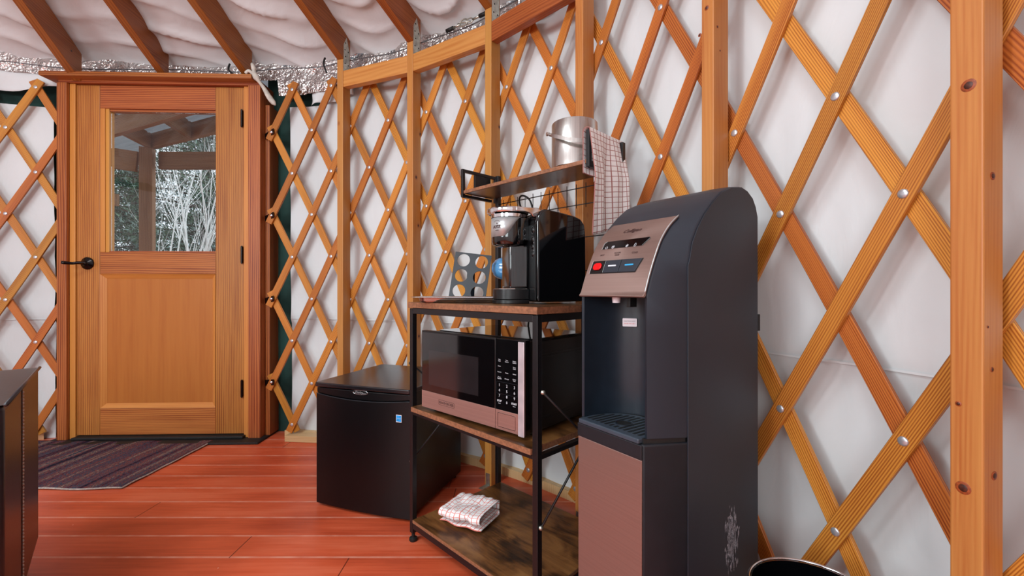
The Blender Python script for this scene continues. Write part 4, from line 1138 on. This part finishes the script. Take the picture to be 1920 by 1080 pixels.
# drip tray with slotted grille
b = MB(); rows = []
def tr_pl(s_, y0=-.006): return [(-rw * s_, y0)] + [(alc(k / n)[0] * s_, .014 + (alc(k / n)[1] - .014) * s_ * .93) for k in range(n + 1)] + [(rw * s_, y0)]
b.prism(tr_pl(.995), 2, .5664, .5775); b.build('drip_tray', M['tray_blue'], wc, .003, seg=3)
slots = MB(); k = 0
for i in range(12):
    x = -.074 + i * .01345
    ymax = .014 + .112 * math.sqrt(max(0, 1 - (x / .090) ** 2)) - .012
    segs = [(.012, ymax)] if abs(x) > .020 else [(.012, .026), (max(.074, 0), ymax)]
    for y0, y1 in segs:
        if y1 - y0 > .008: slots.box(x - .0032, x + .0032, y0, y1, .5776, .5781)
slots.lathe([(.0165, .5776), (.0165, .5781), (0, .5781)], 24, M4=Matrix.Translation((0, .051, 0)))
so_ = slots.build('grille_slots', M['rubber'], wc); so_['kind'] = 'stuff'
b = MB(); b.lathe([(.0195, .5777), (.0195, .5790), (.0168, .5790), (.0168, .5777)], 28, M4=Matrix.Translation((0, .051, 0))); b.build('grille_ring', M['cooler_recess'], wc)
# curved steel control panel
b = MB(); inn_p = inn[3:9]; inn_p = [(.004, .860), (.010, .867)] + inn[4:9]
pts = []
for k in range(len(inn_p) - 1):
    for q in range(5): pts.append((lerp(inn_p[k][0], inn_p[k + 1][0], q / 5), lerp(inn_p[k][1], inn_p[k + 1][1], q / 5)))
pts.append(inn_p[-1])
prof_p = [(.012, .873), (.024, .905), (.040, .941), (.062, .982), (.090, 1.014), (.122, 1.038)]
cr = bez([(0, p, z) for p, z in prof_p], 6); cr = [(v.y, v.z) for v in cr]
def nrm(k):
    a = cr[max(k - 1, 0)]; c = cr[min(k + 1, len(cr) - 1)]; d = Vector((c[0] - a[0], c[1] - a[1])).normalized(); return Vector((-d.y, d.x))
fr_, bk_ = [], []
for k, (p, z) in enumerate(cr):
    nn = nrm(k); fr_.append((p + nn.x * .0045, z + nn.y * .0045)); bk_.append((p + nn.x * .0006, z + nn.y * .0006))
lip = [(.012, .868), (.006, .863), (.001, .866), (fr_[0][0] - .003, fr_[0][1] - .004)]
sec = bk_[::-1] + lip + fr_
b.prism(sec, 0, -HI + .001, HI - .001); pn = b.build('control_panel', M['steel_panel'], wc, .001, autosmooth=40)
b = MB(); b.tube([(HI - .0008, p - .0008, z) for p, z in fr_], .0016, 6); b.build('panel_edge', M['silver_badge'], pn, smooth=True)
def panel_at(z):
    for k in range(len(fr_) - 1):
        if fr_[k][1] <= z <= fr_[k + 1][1]:
            f = (z - fr_[k][1]) / (fr_[k + 1][1] - fr_[k][1]); p = lerp(fr_[k][0], fr_[k + 1][0], f); d = (fr_[k + 1][0] - fr_[k][0], fr_[k + 1][1] - fr_[k][1]); return p, math.atan2(d[0], d[1])
    return fr_[-1][0], .8
def on_panel(x, z, lift=.0006):
    p, a = panel_at(z); return Matrix.Translation((x, p, z)) @ Matrix.Rotation(PI / 2 - a, 4, 'X') @ Matrix.Translation((0, 0, lift))
def flat(name, poly, mat, x, z, th=.001, lift=.0003, parent=None, bev=0):
    poly = [(q[0] * 1.15 + .004, q[1]) for q in poly]; b = MB(); b.prism(poly, 2, lift, lift + th); o = b.build(name, mat, parent or pn, bev); o.matrix_local = on_panel(x, z, 0); return o
text('logo_text', 'Culligan', .0165, M['dark_print'], pn, on_panel(-.006, 1.0165, .0005), .0002, shear=.45, bold=.0001)
px_ = M['piano_black']
flat('indicator_strip', [(-.058, -.010), (.044, -.010), (.056, .009), (.054, .0115), (-.052, .0115), (-.058, .006)], px_, -.004, .984, bev=.0004)
flat('strip_edge', [(-.0595, -.0105), (-.0580, -.0105), (-.0580, .006), (-.0520, .0118), (-.053, .0128), (-.0595, .0068)], M['silver_badge'], -.004, .984)
for x, kind in ((-.050, 0), (-.030, 1), (.012, 2), (.035, 3)):
    b = MB()
    if kind == 0:
        c = [(.0034 * math.cos(t), .0034 * math.sin(t), .0016) for t in [PI * (.72 + 1.56 * k / 14) for k in range(15)]]; b.tube(c, .0005, 5); b.tube([(0, .0015, .0016), (0, .0042, .0016)], .0005, 5)
    elif kind == 1:
        c = [(.0034 * math.cos(t), .0034 * math.sin(t), .0016) for t in [2 * PI * k / 14 for k in range(15)]]; b.tube(c, .0006, 5); b.tube([(-.001, -.001, .0016), (.0028, .0042, .0016)], .0007, 5)
    elif kind == 2:
        for a in range(3): b.tube([(.0042 * math.cos(a * PI / 3 + .5), .0042 * math.sin(a * PI / 3 + .5), .0016), (-.0042 * math.cos(a * PI / 3 + .5), -.0042 * math.sin(a * PI / 3 + .5), .0016)], .0006, 5)
    else:
        b.tube([(-.0022, -.004, .0016), (-.0022, .002, .0016), (0, .0052, .0016), (.0022, .002, .0016), (.0022, -.004, .0016), (-.0022, -.004, .0016)], .0005, 5)
    o = b.build('indicator_icon', M['white_print'], pn); o.matrix_local = on_panel(x - .004, .978, 0)
for x, s_ in ((-.052, 'HOT'), (-.012, 'ROOM\nTEMP'), (.032, 'COLD')): text('label_text', s_, .0060, M['dark_print'], pn, on_panel(x * 1.15, .9610, .0004), .0002)
flat('button_frame', [(-.070, -.0165), (.048, -.0165), (.058, .0165), (-.070, .0165)], M['rubber'], -.004, .932, bev=.0004)
flat('button_edge', [(-.0715, -.0170), (-.0700, -.0170), (-.0700, .0170), (-.0715, .0170)], M['silver_badge'], -.004, .932)
for nm, pl in (('hot_button', [(-.069, -.0155), (-.033, -.0155), (-.033, .0155), (-.069, .0155)]), ('room_button', [(-.032, -.0155), (.006, -.0155), (.007, .0155), (-.032, .0155)]), ('cold_button', [(.0075, -.0155), (.0475, -.0155), (.0565, .0155), (.0085, .0155)])):
    o = flat(nm, pl, M['cooler_grey'] if nm != 'hot_button' else px_, -.004, .932, .0015, .0013, bev=.0006)
    if nm == 'hot_button':
        b = MB(); b.prism(rrect(.026, .018, .0085, 5, -.0545, 0), 2, .0029, .0062); r_ = b.build('red_latch', M['red_button'], o, .002, seg=3)
    else:
        cx_ = -.0105 if nm == 'room_button' else .0385; b = MB(); b.prism(rrect(.024, .0036, .0017, 4, cx_, .001), 2, .0029, .0034); b.build('button_mark', M['white_print'] if nm == 'room_button' else M['blue_mark'], o)
# nozzles under the panel, label, scuffs
b = MB(); b.lathe([(.0085, .850), (.0095, .858), (.0095, .8678)], 20, M4=Matrix.Translation((-.012, .040, 0))); b.lathe([(0, .850), (.0085, .850)], 20, M4=Matrix.Translation((-.012, .040, 0))); b.build('water_nozzle', M['sticker_white'], wc, autosmooth=40)
b = MB(); b.box(.028, .038, .028, .05, .842, .8678); b.build('hot_nozzle', M['rubber'], wc, .001)
lb = MB(); 
a_ = alc(.273); a2 = alc(.383)
dv = Vector((a2[0] - a_[0], a2[1] - a_[1])); mid = ((a_[0] + a2[0]) / 2, (a_[1] + a2[1]) / 2); ang = math.atan2(dv.y, dv.x)
lt = Matrix.Translation((mid[0], mid[1], .800)) @ Matrix.Rotation(ang, 4, 'Z')
lb.T = lt; lb.prism(rrect(.034, .020, .002, 4), 1, -.0045, -.0040); lo_ = lb.build('warning_label', M['sticker_white'], wc)
text('label_text', 'CAUTION HOT', .0040, M['dark_print'], lo_, lt @ front(0, -.0047, .003), .0001)
text('label_text', 'WATER 190 F / 88 C', .0030, M['red_button'], lo_, lt @ front(0, -.0047, -.003), .0001)
# back panel seam, side joint and vent stub
for sx in (-1, 1):
    b = MB(); pl_s = [(p + .004 if p < .1 else p, z) for p, z in outr if z > .9]
    pl_s = [(.0885, .0125), (.0885, .93)] + [(max(p, .0885) + .0015, z - .0015) for p, z in outr if z > .93 and z < 1.2 and p < .30] + [(.322, 1.1115), (.346, 1.0975), (.360, 1.0785), (BK - .003, 1.055), (BK - .001, .0125)]
    b.prism(pl_s, 0, sx * (HO + .0004), sx * (HO + .0024)); b.build('side_panel', M['cooler_grey'], wc, .0008, autosmooth=30)
b = MB(); b.box(HO - .008, HO + .002, BK + .0003, BK + .010, .78, .82); b.build('back_clip', M['rubber'], wc, .001)
b = MB(); b.box(HI + .012, HI + .022, .030, .034, .22, .30); 
b2 = MB(); b2.T = Matrix.Translation((HO + .0004, .0, 0))
# scuffed paint on the side
rs = random.Random(3); sc_ = MB()
for k in range(210):
    y = rs.gauss(.252, .012); z = rs.gauss(.318, .032) ; h = rs.uniform(.002, .013); w_ = rs.uniform(.0008, .0036)
    if abs(z - .318) > .075: continue
    sc_.add([(HO + .0026, y, z - h), (HO + .0026, y + w_, z - h * .2), (HO + .0026, y + w_ * .6, z + h), (HO + .0026, y - w_ * .5, z + h * .3)], [(0, 1, 2, 3)])
s_o = sc_.build('scuff_marks', plain('scuffed_paint', (150, 150, 158), .8, noise_amt=.3, nscale=300), wc); s_o['kind'] = 'stuff'
b = MB(); b.prism(pl2 if False else [(-HO + .006, .09), (-HI + .006, .008), (HI - .006, .008), (HO - .006, .09), (HO - .006, BK - .006), (-HO + .006, BK - .006)], 2, 0, .0118); b.build('base', M['rubber'], wc)

# ------------------------------------------------------------------ sofa end at the left edge
A = Vector((-1.52, 1.394, 0)); sa = math.atan2(-.734, .68)
sf = empty('leather_sofa', tuple(A), sa); tag(sf, 'dark brown leather sofa end with pale contrast stitching at the left edge', 'sofa')
# local x = towards the camera along the visible side, local -y = away to the left
b = MB()
X0, X1, Y0_, Y1_ = 0.0, .62, -.85, 0.0
rows = []
nx, ny = 26, 20
zt = .642
def crown(u, v): return .016 * math.sin(PI * u) ** .5 * math.sin(PI * v) ** .5
rows = [[(lerp(X0, X1, i / nx), lerp(Y0_, Y1_, j / ny), zt - .012 + crown(i / nx, j / ny)) for i in range(nx + 1)] for j in range(ny + 1)]
b.box(X0 + .001, X1, Y0_, Y1_ - .001, .078, zt - .0125)
b.build('arm_body', M['leather'], sf, .014, seg=4, autosmooth=40)
b = MB(); b.grid(rows); 
edge = [rows[0][i] for i in range(nx + 1)]
bot = [[(x, y, zt - .0122) for x, y, z in r_] for r_ in (rows[0], rows[-1])]
b.grid([rows[0], bot[0]]); b.grid([rows[-1], bot[1]])
b.grid([[r_[0] for r_ in rows], [(r_[0][0], r_[0][1], zt - .0122) for r_ in rows]]); b.grid([[r_[-1] for r_ in rows], [(r_[-1][0], r_[-1][1], zt - .0122) for r_ in rows]])
b.build('top_cushion', M['leather'], sf, .004, seg=2, autosmooth=50)
b = MB(); 
pp = [(X0 + .004, Y1_ + .0015, zt - .012), (X1, Y1_ + .0015, zt - .012)]; b.tube(pp, .0042, 8); b.build('piping', M['leather'], sf, smooth=True)
st_ = MB(); xs_ = .36; z = .075
st_n = 0
while z < zt - .03 and st_n < 60:
    st_.tube([(xs_, Y1_ + .0004, z), (xs_ + .0008, Y1_ + .0014, z + .0032), (xs_, Y1_ + .0004, z + .0062)], .0019, 6); z += .0092; st_n += 1
o = st_.build('stitching', M['stitch'], sf, smooth=True); o['kind'] = 'stuff'
b = MB(); b.box(xs_ + .0045, xs_ + .0060, Y1_ - .0012, Y1_ + .0006, .07, zt - .016); b.build('seam_welt', M['leather'], sf, .001)
for x, y in ((.03, -.07), (.55, -.07), (.03, -.80), (.55, -.80)):
    b = MB(); b.box(x, x + .045, y, y + .045, 0, .0778); b.build('foot', M['rubber'], sf, .002)

# ------------------------------------------------------------------ rug, loose timber, bin
b = MB(); n1, n2 = 60, 50; rows = []
for j in range(n2 + 1):
    row = []
    for i in range(n1 + 1):
        x = lerp(-2.75, -1.722, i / n1) ; y = lerp(1.905, 2.492, j / n2)
        x += .010 * noise.noise(Vector((0, y * 7, 2))) * (i / n1); y += .012 * noise.noise(Vector((x * 6, 0, 5)))
        row.append((x, y, .006 + .004 * abs(noise.noise(Vector((x * 5, y * 5, 1))))))
    rows.append(row)
b.grid(rows); rg = b.build('entry_rug', M['rug'], None, smooth=True); so = rg.modifiers.new('thickness', 'SOLIDIFY'); so.thickness = .005; so.offset = -1
tag(rg, 'dark striped rug with pale bound edge on the floor before the door', 'rug')
b = MB(); edge = rows[0] + [r_[-1] for r_ in rows[1:]] + rows[-1][::-1][1:] + [r_[0] for r_ in rows[::-1]][1:]
b.tube([(x, y, z - .0005) for x, y, z in edge], .0038, 8); b.build('rug_binding', M['rug_binding'], rg, smooth=True)
wb = MB(); wb.box(-.125, .125, -.044, .044, .0005, .036); o = wb.build('loose_timber', M['raw_pine'], None, .002, loc=(-1.185, 2.535, 0), rot=(0, 0, math.radians(-6)))
tag(o, 'short pale offcut of timber lying on the floor left of the fridge', 'timber')
bn = empty('waste_bin', (.555, .792, 0)); tag(bn, 'round black waste bin with a shiny rim at the bottom right corner', 'bin')
b = MB(); b.lathe([(0, .001), (.082, .001), (.086, .006), (.1055, .320), (.1035, .3205), (.084, .010), (0, .008)], 64); b.build('bin_body', M['gloss_black'], bn, autosmooth=40)
b = MB(); b.lathe([(.1075 + .0026 * math.cos(t), .3225 + .0026 * math.sin(t)) for t in [2 * PI * k / 12 for k in range(13)]], 72); b.build('bin_rim', M['chrome'], bn, smooth=True)

# ------------------------------------------------------------------ eave cable, turnbuckle, cloth scraps
def eave(d, z, r=2.585):
    p = wallpt(math.radians(d), r); return (p.x, p.y, z)
cb = MB(); pts = [eave(lerp(130, 20, k / 90), 2.166 + .005 * math.sin(k * .7), 2.590) for k in range(91)]
cb.tube(pts, .0032, 8); o = cb.build('tension_cable', M['steel_cable'], None, smooth=True); tag(o, 'grey steel tension cable running along the foil under the roof edge', 'cable')
tb = MB(); d0 = 56.0
c0 = Vector(eave(d0, 2.172, 2.572)); tdir = (Vector(eave(d0 - 1, 2.172, 2.572)) - c0).normalized(); inw = Vector((-math.cos(math.radians(d0)), -math.sin(math.radians(d0)), 0))
T_ = Matrix((tdir, Vector((0, 0, 1)), inw)).transposed().to_4x4(); T_.translation = c0; tb.T = T_
ring = lambda cx, rx, ry, z: [(cx + rx * math.cos(2 * PI * k / 24), ry * math.sin(2 * PI * k / 24), z) for k in range(25)]
tb.tube(ring(-.012, .026, .015, .004), .0036, 8, cap=False); tb.tube(ring(.018, .022, .013, -.002), .0030, 8, cap=False)
tb.tube([(-.085, 0, 0), (-.035, 0, .002)], .0060, 10); tb.tube([(.040, 0, -.002), (.085, 0, 0)], .0056, 10); tb.tube([(-.05, .006, .004), (.03, -.008, .006)], .0034, 8)
o = tb.build('cable_link', M['galvanised'], None, smooth=True); 
tag(o, 'bright metal thimble and clamp joining the eave cable between two posts', 'cable fitting')
for nm, xx in (('', -.105), ('', .105)):
    q = MB(); q.T = T_; q.tube([(xx - .022, 0, 0), (xx + .022, 0, 0)], .0095, 12); s2 = q.build('cable_sleeve', M['rubber'], None, smooth=True); s2.parent = o
# black ties holding the cable to the foil
for i, (d, lab) in enumerate(((112.3, 'black tie on the foil band left of the door header'), (77.0, 'black tie on the foil band between the door and the first post'), (90.0, 'black tie on the foil band above the right end of the door header'))):
    q = MB(); a = Vector(eave(d, 2.212, 2.598)); c = Vector(eave(d + (-.4 if i != 2 else -.9), 2.120 if i != 2 else 2.13, 2.588)); mid = Vector(eave(d - .1, 2.168, 2.580))
    q.tube(bez([a, mid, c], 6), .0055, 6); o = q.build('cable_tie', M['rubber'], None, smooth=True); tag(o, lab, 'tie')
# twisted strip of white cloth at the corner of the door header
q = MB(); P0 = Vector((-1.500, 2.500, 2.185)); pts = [P0, P0 + Vector((.012, .0, -.035)), P0 + Vector((.018, .0, -.07)), P0 + Vector((.055, .02, -.13)), P0 + Vector((.085, .03, -.185)), P0 + Vector((.115, .04, -.225))]
q.tube(bez(pts, 6), [.006, .008, .010, .011, .012, .013, .014, .010, .010, .012, .013, .014, .016, .018, .014, .010, .009, .010, .011, .012, .013, .014, .015, .015, .016, .016, .016, .015, .013, .008, .004][:31], 8)
q.tube(bez([P0 + Vector((.018, 0, -.075)), P0 + Vector((-.008, -.012, -.05)), P0 + Vector((-.030, -.010, -.062))], 5), .009, 7)
o = q.build('cloth_strip', M['rope_white'], None, smooth=True); tag(o, 'twisted strip of off-white cloth hanging from the right end of the door header', 'cloth')
# grey fabric flaps folded below the foil
def flap(name, d0, d1, zt_, zb_, r, lab, mat=M['liner']):
    q = MB(); rows = []
    for j in range(10):
        row = []
        for k in range(31):
            d = lerp(d0, d1, k / 30); th = math.radians(d); z = lerp(zt_, zb_(k / 30), j / 9)
            row.append(tuple(wallpt(th, r + .012 * math.sin(k * .5 + j * .4) * j / 9 + .004 * math.sin(j)) + Vector((0, 0, z))))
        rows.append(row)
    q.grid(rows); o = q.build(name, mat, None, smooth=True); s = o.modifiers.new('thickness', 'SOLIDIFY'); s.thickness = .002; tag(o, lab, 'fabric flap')
flap('fabric_flap', 79.5, 73.5, 2.10, lambda u: 1.965 + .03 * u + .01 * math.sin(u * 9), 2.640, 'grey fabric flap under the foil just right of the door')
flap('fabric_flap', 124.0, 101.6, 2.20, lambda u: 2.055 - .03 * sstep(.35, .8, u) + .05 * sstep(.8, 1, u) , 2.642, 'pale fabric flap drooping under the foil left of the door')

# ================================================================== OUTSIDE THE DOOR
bx('ground', -26, 6, 2.9, 30, -0.75, -0.60, M['ground'], None, 0); tag(bpy.data.objects['ground'], kind='structure')
bx('porch_deck', -5.6, 0.2, 2.82, 4.65, -0.18, -0.04, M['porch_wood'], None, 0.003); tag(bpy.data.objects['porch_deck'], kind='structure')
K = Vector((-3.66, 4.42, 0)); ZB = 2.315
e1 = Vector((.90, -.42, 0)).normalized(); e2 = Vector((.20, -.98, 0)).normalized()
def beam(name, p, q, wd, hh, lab, cat):
    b = MB(); b.beam(p, q, wd, hh); o = b.build(name, M['porch_wood'], None, .003); tag(o, lab, cat); return o
pb = MB(); pb.box(-.054, .054, -.054, .054, -.04, ZB - .001); o = pb.build('porch_post', M['porch_wood'], None, .004, loc=(-3.70, 4.40, 0), rot=(0, 0, math.radians(24)))
tag(o, 'square wooden porch post seen through the door glass', 'post')
up = Vector((0, 0, ZB + .075))
beam('porch_beam', K + up - e1 * .12, K + up + e1 * 3.2, .045, .15, 'outer roof beam of the porch rising to the right from the porch post', 'beam')
beam('porch_beam', K + up - e2 * .0 - e1 * .03 + e2 * .03, K + up + e2 * 1.25 - e1 * .03, .045, .15, 'porch roof beam running from the porch post back towards the door', 'beam')
beam('porch_beam', K + e1 * .66 + up + e2 * .026, K + e1 * .66 + up + e2 * 1.25, .045, .15, 'middle porch joist crossing the upper middle of the door glass', 'beam')
beam('porch_beam', K + e1 * 1.30 + up + e2 * .026, K + e1 * 1.30 + up + e2 * 1.1, .045, .15, 'porch joist nearest the right side of the door glass', 'beam')
cj = K + e2 * .72 + Vector((0, 0, ZB + .0))
b = MB(); b.beam(cj - e1 * .45 + Vector((0, 0, -.076)), cj + e1 * 2.0 + Vector((0, 0, -.076)), .045, .15); o = b.build('porch_beam', M['porch_wood'], None, .003); tag(o, 'cross beam under the porch joists at the top left of the door glass', 'beam')
beam('porch_beam', Vector((-3.62, 4.46, 2.205)), Vector((-.6, 4.46, 2.205)), .045, .175, 'level porch beam running right from the porch post', 'beam')
beam('porch_beam', Vector((-3.78, 4.38, 2.17)), Vector((-5.1, 4.00, 2.30)), .045, .20, 'porch beam running left from the porch post', 'beam')
beam('porch_board', Vector((-5.10, 3.85, 1.70)), Vector((-3.50, 3.85, 1.675)), .035, .105, 'short orange board end at the left edge of the door glass', 'board')
pb = MB(); pb.box(-.06, .06, -.06, .06, -.04, 2.15); o = pb.build('porch_post', M['porch_wood'], None, .004, loc=(-5.162, 3.85, 0)); tag(o, 'wooden porch post left of the door carrying the short orange board', 'post')
# corrugated porch roof
b = MB(); n = 150; rows = []
O_ = K + Vector((0, 0, ZB + .155)) - e1 * .9 - e2 * .35
for j in (0, 1):
    row = []
    for k in range(n + 1):
        t = k / n * 2.3; row.append(tuple(O_ + e2 * t * .9 + e1 * (j * 4.6) + Vector((0, 0, .018 * math.sin(t * 62)))))
    rows.append(row)
b.grid(rows); o = b.build('porch_roof', M['corrugated'], None, smooth=True); tag(o, 'corrugated translucent roof sheet over the porch', 'roof')
# pines
def pine(x, y, h, rad, seed, lab, dens=1.0):
    rs = random.Random(seed); t = empty('pine_tree', (x, y, -.6)); tag(t, lab, 'tree', None)
    b = MB(); b.tube([(0, 0, 0), (.03, .02, h * .5), (0, 0, h)], [.13, .09, .02], 8); b.build('trunk', M['pine_bark'], t, smooth=True)
    vs = []; fs = []; 
    br = MB()
    def needles(mat_list, c, s_, cnt):
        for _ in range(cnt):
            d = Vector((rs.gauss(0, 1), rs.gauss(0, 1), rs.gauss(.35, .8))).normalized(); L = rs.uniform(.06, .13) ; w_ = L * .10
            p = c + Vector((rs.gauss(0, s_), rs.gauss(0, s_), rs.gauss(0, s_ * .6))); q = d.orthogonal().normalized() * w_
            k = len(mat_list[0]); mat_list[0].extend([tuple(p - q), tuple(p + q), tuple(p + d * L)]); mat_list[1].append((k, k + 1, k + 2))
    g = ([], []); g2 = ([], [])
    z = .5
    while z < h * .97:
        R_ = rad * (1 - (z / h) ** 1.3) + .12
        for _ in range(5):
            a = rs.uniform(0, 2 * PI); end = Vector((math.cos(a) * R_, math.sin(a) * R_, z - .10 * R_ + rs.uniform(-.1, .25))); st = Vector((0, 0, z))
            br.tube([st, st.lerp(end, .5) + Vector((0, 0, .06)), end], [.022, .014, .004], 4, cap=False)
            for q in range(int(8 * R_ / .8) + 3):
                f = rs.uniform(.2, 1.05); c = st.lerp(end, f); needles(g if rs.random() < .68 else g2, c, .10 + .05 * f, int(13 * dens))
        z += .20
    br.build('branches', M['pine_bark'], t, smooth=True)
    for gg, m_, nm in ((g, M['pine_needles'], 'needles'), (g2, M['pine_needles_pale'], 'needle_tips')):
        me = bpy.data.meshes.new(nm); me.from_pydata(gg[0], [], gg[1]); me.materials.append(m_); o = bpy.data.objects.new(nm, me); COL.objects.link(o); o.parent = t; o['kind'] = 'stuff'
pn_l = ['frosted pine tree filling the left side of the door glass, beyond the porch post', 'green pine tree behind the left-hand bare saplings', 'pine tree behind the middle of the bare saplings', 'pine tree behind the right-hand bare saplings',
        'farther dark pine between the nearer pines on the left', 'farther dark pine between the nearer pines on the right']
for i, (x, y, h, r_, d_) in enumerate(((-7.6, 7.7, 6.0, 1.7, 1.1), (-6.1, 8.6, 6.5, 1.8, 1.0), (-4.9, 8.9, 6.8, 1.8, 1.0), (-3.6, 8.3, 6.5, 1.7, 1.0), (-9.4, 10.8, 8.0, 2.4, .9), (-6.5, 11.2, 8.0, 2.6, .9))):
    pine(x, y, h, r_, 20 + i, pn_l[i], d_)
# bare white saplings
def sapling(x, y, h, seed, lab):
    rs = random.Random(seed); b = MB()
    def grow(p, d, L, r, depth):
        pts = [p]; rr = [r]; n = 6; q = Vector(p); dd = Vector(d)
        for k in range(n):
            dd = (dd + Vector((rs.gauss(0, .07), rs.gauss(0, .07), .05))).normalized(); q = q + dd * L / n; pts.append(q.copy()); rr.append(r * (1 - .75 * (k + 1) / n))
        b.tube(pts, rr, 5 if depth else 7, cap=False)
        if depth < 3:
            m = (8, 4, 2)[depth]
            for _ in range(m):
                k = rs.randint(1, n - 1); a = rs.uniform(0, 2 * PI); base = (pts[k + 1] - pts[k]).normalized(); side = Vector((math.cos(a), math.sin(a), 0))
                nd = (base * .9 + side * rs.uniform(.35, .75) + Vector((0, 0, .25))).normalized(); grow(pts[k], nd, L * rs.uniform(.30, .48), rr[k] * .55, depth + 1)
    grow(Vector((0, 0, 0)), Vector((rs.gauss(0, .05), rs.gauss(0, .05), 1)), h, .022, 0)
    o = b.build('bare_sapling', M['aspen_bark'], None, smooth=True, loc=(x, y, -.6)); tag(o, lab, 'tree', 'bare white saplings beyond the porch')
posn = ['first from the left', 'second from the left', 'third from the left', 'fourth from the left', 'fifth from the left', 'sixth from the left', 'seventh from the left', 'eighth from the left', 'rightmost']
for i in range(9):
    px = 296 + i * 14.5 + (i % 3) * 3; Y = 5.9 + (i * 37 % 5) * .16; x = (px - 960) / F * Y
    sapling(x, Y, 3.0 + (i * 13 % 4) * .2, 60 + i, 'thin bare white sapling outside the door glass, ' + posn[i] + ' of the row')

# ------------------------------------------------------------------ repeated small pieces become parts of their own
def split_loose(o):
    me = o.data; n = len(me.vertices); par = list(range(n))
    def find(a):
        while par[a] != a: par[a] = par[par[a]]; a = par[a]
        return a
    for e in me.edges:
        a, c = find(e.vertices[0]), find(e.vertices[1])
        if a != c: par[a] = c
    groups = {}
    for p in me.polygons: groups.setdefault(find(p.vertices[0]), []).append(p.index)
    if len(groups) < 2: return
    base = o.name.split('.')[0]
    for gi in list(groups.values()):
        bm = bmesh.new(); bm.from_mesh(me); bm.faces.ensure_lookup_table(); keep = set(gi)
        bmesh.ops.delete(bm, geom=[f for f in bm.faces if f.index not in keep], context='FACES')
        m2 = bpy.data.meshes.new(base); bm.to_mesh(m2); bm.free()
        for m in me.materials:
            if len(m2.materials) < len(me.materials): m2.materials.append(m)
        c = bpy.data.objects.new(base, m2); COL.objects.link(c); c.parent = o.parent; c.matrix_local = o.matrix_local.copy()
        for md in o.modifiers:
            k = c.modifiers.new(md.name, md.type)
            if md.type == 'BEVEL': k.width = md.width; k.segments = md.segments; k.limit_method = md.limit_method; k.angle_limit = md.angle_limit
    bpy.data.objects.remove(o)
bpy.context.view_layer.update()
for o in list(bpy.data.objects):
    if o.type == 'MESH' and o.name.split('.')[0] in ('side_rib', 'nail_head', 'foot_pad', 'bolt', 'button', 'button_rim', 'handle_lug', 'shelf_frame', 'glazing_bead', 'threshold', 'bracket_plate'):
        split_loose(o)
